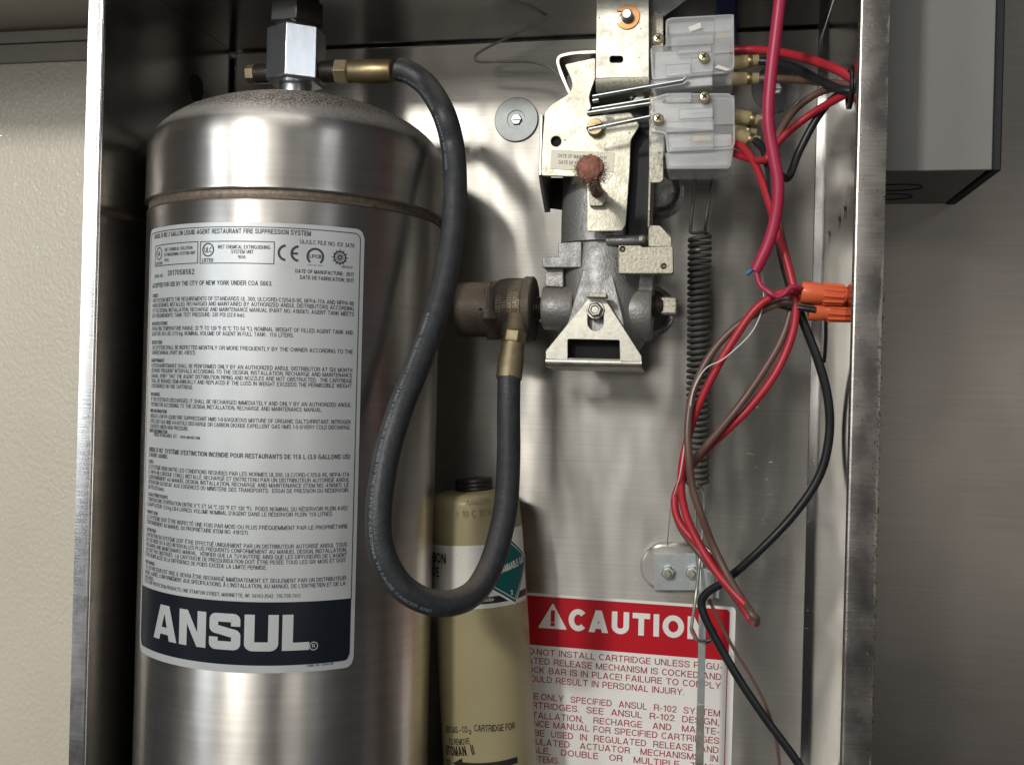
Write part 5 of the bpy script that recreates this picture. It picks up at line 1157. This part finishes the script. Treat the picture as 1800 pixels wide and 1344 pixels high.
wire('black_wire', 'short black wire entering the lower orange connector', 'wire', [(1368, 536, -.157), (1385, 540, -.160), (1405, 541, -.163), (1434, 545, -.164)], None, 5.6, M['blackwire'])
cc = thing('crimson_cable', 'thick crimson jacketed cable hanging in front of the snap switches', 'cable', P(1325, 480, -.17), 'wires of the release circuit')
cpts = pix([(1386, -118, -.176), (1379, -60, -.182), (1371, 0, -.184), (1364, 60, -.183), (1356, 125, -.182), (1351, 185, -.181), (1352, 228, -.180), (1361, 280, -.179), (1368, 326, -.178), (1364, 376, -.176), (1351, 426, -.174), (1328, 476, -.172)])
mesh('jacket', *tube(spline(cpts, 8), 10.6*K(1360, 200, -.18), 18), M['magenta'], cc, smooth=True)
mesh('blue_core', *tube(pix([(1334, 466), (1322, 474), (1312, 482)], -.172), 4.6*K(1320, 475, -.17), 10), M['bluewire'], cc, smooth=True)
mesh('crimson_core', *tube(spline(pix([(1332, 468, -.172), (1331, 484, -.172), (1338, 502, -.173), (1354, 515, -.176), (1368, 521, -.176), (1378, 516, -.177), (1388, 506, -.177), (1398, 505, -.176), (1412, 508, -.17)]), 7), 4.6*K(1340, 500, -.172), 10), M['magenta'], cc, smooth=True)
tag(mesh('white_thread', *tube(spline(pix([(1337, 470, -.170), (1341, 498, -.165), (1342, 528, -.164), (1334, 560, -.166), (1318, 588, -.168), (1292, 614, -.170), (1268, 633, -.171), (1240, 648, -.172), (1220, 682, -.171), (1212, 722, -.169), (1206, 760, -.168), (1196, 830, -.166), (1184, 872, -.15), (1178, 900, -.12), (1174, 945, -.06), (1173, 958, -.02)]), 8), .00042, 6), M['thread'], smooth=True), 'fine white thread drooping from crimson cable across the wire loop', 'thread')
tag(mesh('thin_wire', *tube(spline(pix([(1246, 1052, -.116), (1262, 1086, -.116), (1290, 1140, -.116), (1322, 1192, -.116), (1348, 1244, -.116), (1364, 1300, -.116), (1372, 1366, -.116)]), 7), .0011, 8), M['brown'], smooth=True), 'thin brown wire running beside the long black wire at bottom', 'wire', 'wires of the release circuit')
tag(mesh('pull_cable', *tube(spline(pix([(1000, -30, -.05), (985, 0, -.05), (962, 28, -.05), (920, 54, -.05), (868, 78, -.048), (840, 94, -.046), (835, 103, -.045), (845, 109, -.045), (890, 109, -.046), (930, 109, -.05), (962, 117, -.056), (982, 131, -.062), (995, 150, -.066)]), 7), .00105, 8), M['wiresteel'], smooth=True), 'thin grey steel pull cable curling behind the top of the mechanism', 'cable')
# orange twist-on connectors
def nut(label, a, b, Y, r0, r1):
    pa, pb2 = P(*a, Y), P(*b, Y); d = (pb2-pa); L = d.length; k = K(*a, Y)
    t = thing('wire_connector', label, 'connector', pa-Vector((0, 0, r0*k)), 'orange wire connectors')
    mesh('skirt', *lathe(pa, d, [(r0*k*.80, .002), (r0*k*.92, 0), (r0*k, .001), (r0*k, L*.28), (r0*k*.95, L*.34), (r1*k*1.02, L*.97), (r1*k*.86, L)], 30), M['orange'], t, smooth=True, angle=60)
    _, u, v = basis(d)
    for j in range(10):
        an = 2*math.pi*j/10+.3; e = u*math.cos(an)+v*math.sin(an); dd = d.normalized()
        p0 = pa+dd*L*.44+e*r0*k*.90; p1 = pa+dd*L*.96+e*r1*k*1.0
        mesh('grip_rib', *tube([p0-e*.0012, p0.lerp(p1, .12)+e*.0003, p0.lerp(p1, .9)+e*.0005, p1-e*.0008], [.0004, .0008, .0009, .0005], 8), M['orange'], t, smooth=True)
    return t
nut('upper orange twist connector holding the crimson and red wires', (1408, 513), (1489, 519), -.166, 19, 14.5)
nut('lower orange twist connector holding the brown and black wires', (1421, 545), (1491, 549), -.158, 18, 14)
# ------------------------------------------------------------------ extension spring
spn = thing('extension_spring', 'long dark coil spring hanging below the lower snap switch', 'spring', P(1226, 855, -.05))
s0, s1 = P(1230, 414, -.060), P(1226, 852, -.052); k = K(1230, 600, -.056); turns = 42; pp_ = []
axs = (s1-s0); _, u, v = basis(axs)
for i in range(turns*16+1):
    a = 2*math.pi*i/16; pp_.append(s0+axs*(i/(turns*16))+(u*math.cos(a)+v*math.sin(a))*(17.5*k))
mesh('coil', *tube(pp_, 3.9*k, 8), M['spring'], spn, smooth=True)
mesh('top_hook', *tube(spline(pix([(1250, 416, -.058), (1236, 408, -.066), (1216, 409, -.066), (1214, 396, -.062), (1219, 350, -.062), (1224, 294, -.062)]), 5), 3.0*k, 8), M['spring'], spn, smooth=True)
mesh('top_hook', *tube(spline(pix([(1240, 412, -.050), (1240, 396, -.058), (1248, 345, -.060), (1257, 294, -.060)]), 5), 3.0*k, 8), M['spring'], spn, smooth=True)
mesh('bottom_hook', *tube(spline(pix([(1222, 852, -.066), (1233, 858, -.060), (1238, 875, -.056), (1235, 930, -.054), (1230, 985, -.056), (1224, 1040, -.068), (1217, 1090, -.070), (1216, 1108, -.070), (1226, 1124, -.068), (1240, 1127, -.056)]), 6), 2.9*k, 8), M['wiresteel'], spn, smooth=True)
mesh('bottom_hook', *tube(spline(pix([(1234, 852, -.040), (1226, 860, -.048), (1222, 900, -.048), (1224, 960, -.047), (1228, 1005, -.047)]), 6), 2.9*k, 8), M['wiresteel'], spn, smooth=True)
# ------------------------------------------------------------------ linkage bar and its bracket
lb_ = thing('linkage_bracket', 'small galvanised bracket with two hex nuts above the caution sign', 'bracket', P(1196, 1037, -.012))
bx = [(1168, 955), (1236, 955), (1250, 970), (1250, 1034), (1168, 1036)]
arc = [(1165+40*math.cos(math.radians(a)), 996+41*math.sin(math.radians(a))) for a in range(90, 271, 12)]
plate('backing_boss', [arc+[(1236, 955), (1252, 968), (1252, 1036)]], -.010, .008, M['panel'], lb_, .0022)
bp_ = plate('bracket_plate', [rpoly([(1149, 972), (1236, 972), (1236, 1037), (1149, 1037)], 1.5)], -.0130, .0022, M['zincblue'], lb_, .0003)
for q in (1174.5, 1217):
    c = P(q, 1006, -.0152); k = K(q, 1006, -.015)
    nt_ = mesh('hex_nut', *lathe(c+Vector((0, .002, 0)), (0, -1, 0), [(11*k, 0), (12.2*k, .0012), (12.2*k, .0042), (10.5*k, .0052), (6*k, .0052)], 6, .26), M['zincblue'], bp_, bevel=.0003)
    mesh('stud', *lathe(c, (0, -1, 0), [(6*k, 0), (6*k, .0060), (4.6*k, .0070)], 18), M['zincdirty'], nt_, smooth=True)
for x0, x1 in ((1244, 1256), (1259, 1266)):
    plate('guide_leaf', [[(x0, 1002), (x1, 1003), (x1-2, 1052), (x0-2, 1050)]], -.030, .020, M['zincblue'], lb_, .0003)
bar = thing('linkage_bar', 'narrow flat metal bar hanging down over the caution sign', 'bar', P(1226, 1380, -.05))
plate('flat_bar', [[(1231, 998), (1243, 999), (1241, 1100), (1238, 1250), (1235, 1420), (1221, 1420), (1225, 1250), (1228, 1100)]], -.052, .0022, M['zincblue'], bar, .0003)
plate('bright_sleeve', [[(1224.5, 1238), (1238.5, 1238), (1235.6, 1420), (1220.5, 1420)]], -.0528, .0008, M['zinc'], bar, .0002)
mesh('cotter', *tube(pix([(1240, 1128), (1252, 1122), (1256, 1108), (1250, 1100)], -.052), .0018, 8), M['blackwire'], bar, smooth=True)
# ------------------------------------------------------------------ grey electrical box on the wall at right
EY = -.113
ex0 = P(1548, 150, EY).x; ex1 = P(1745, 150, EY).x; ez0 = P(1650, 299, EY).z
eb = thing('electrical_box', 'grey painted steel electrical box mounted right of the cabinet', 'electrical box', ((ex0+ex1)/2, EY/2, ez0))
mesh('box_body', *box(ex0, ex1, EY+.0022, .0115, ez0+.0006, ez0+.26), M['greybox'], eb, bevel=.0012)
mesh('box_cover', *box(ex0-.001, ex1+.001, EY, EY+.0018, ez0-.0004, ez0+.26), M['greybox'], eb, bevel=.0008)
mesh('side_gasket', *box(ex1+.0006, ex1+.0075, EY+.004, .0112, ez0-.0002, ez0+.26), M['gasket'], eb, bevel=.001)
for cx, cy in ((.25, -.055), (.25, -.02)):
    o = Vector((ex0+.022, cy, ez0+.0004))
    mesh('knockout', *tube([o+Vector((.0165*math.cos(a), .011*math.sin(a), 0)) for a in [2*math.pi*.94*k/28 for k in range(29)]], .0005, 6), M['gasket'], eb, smooth=True)
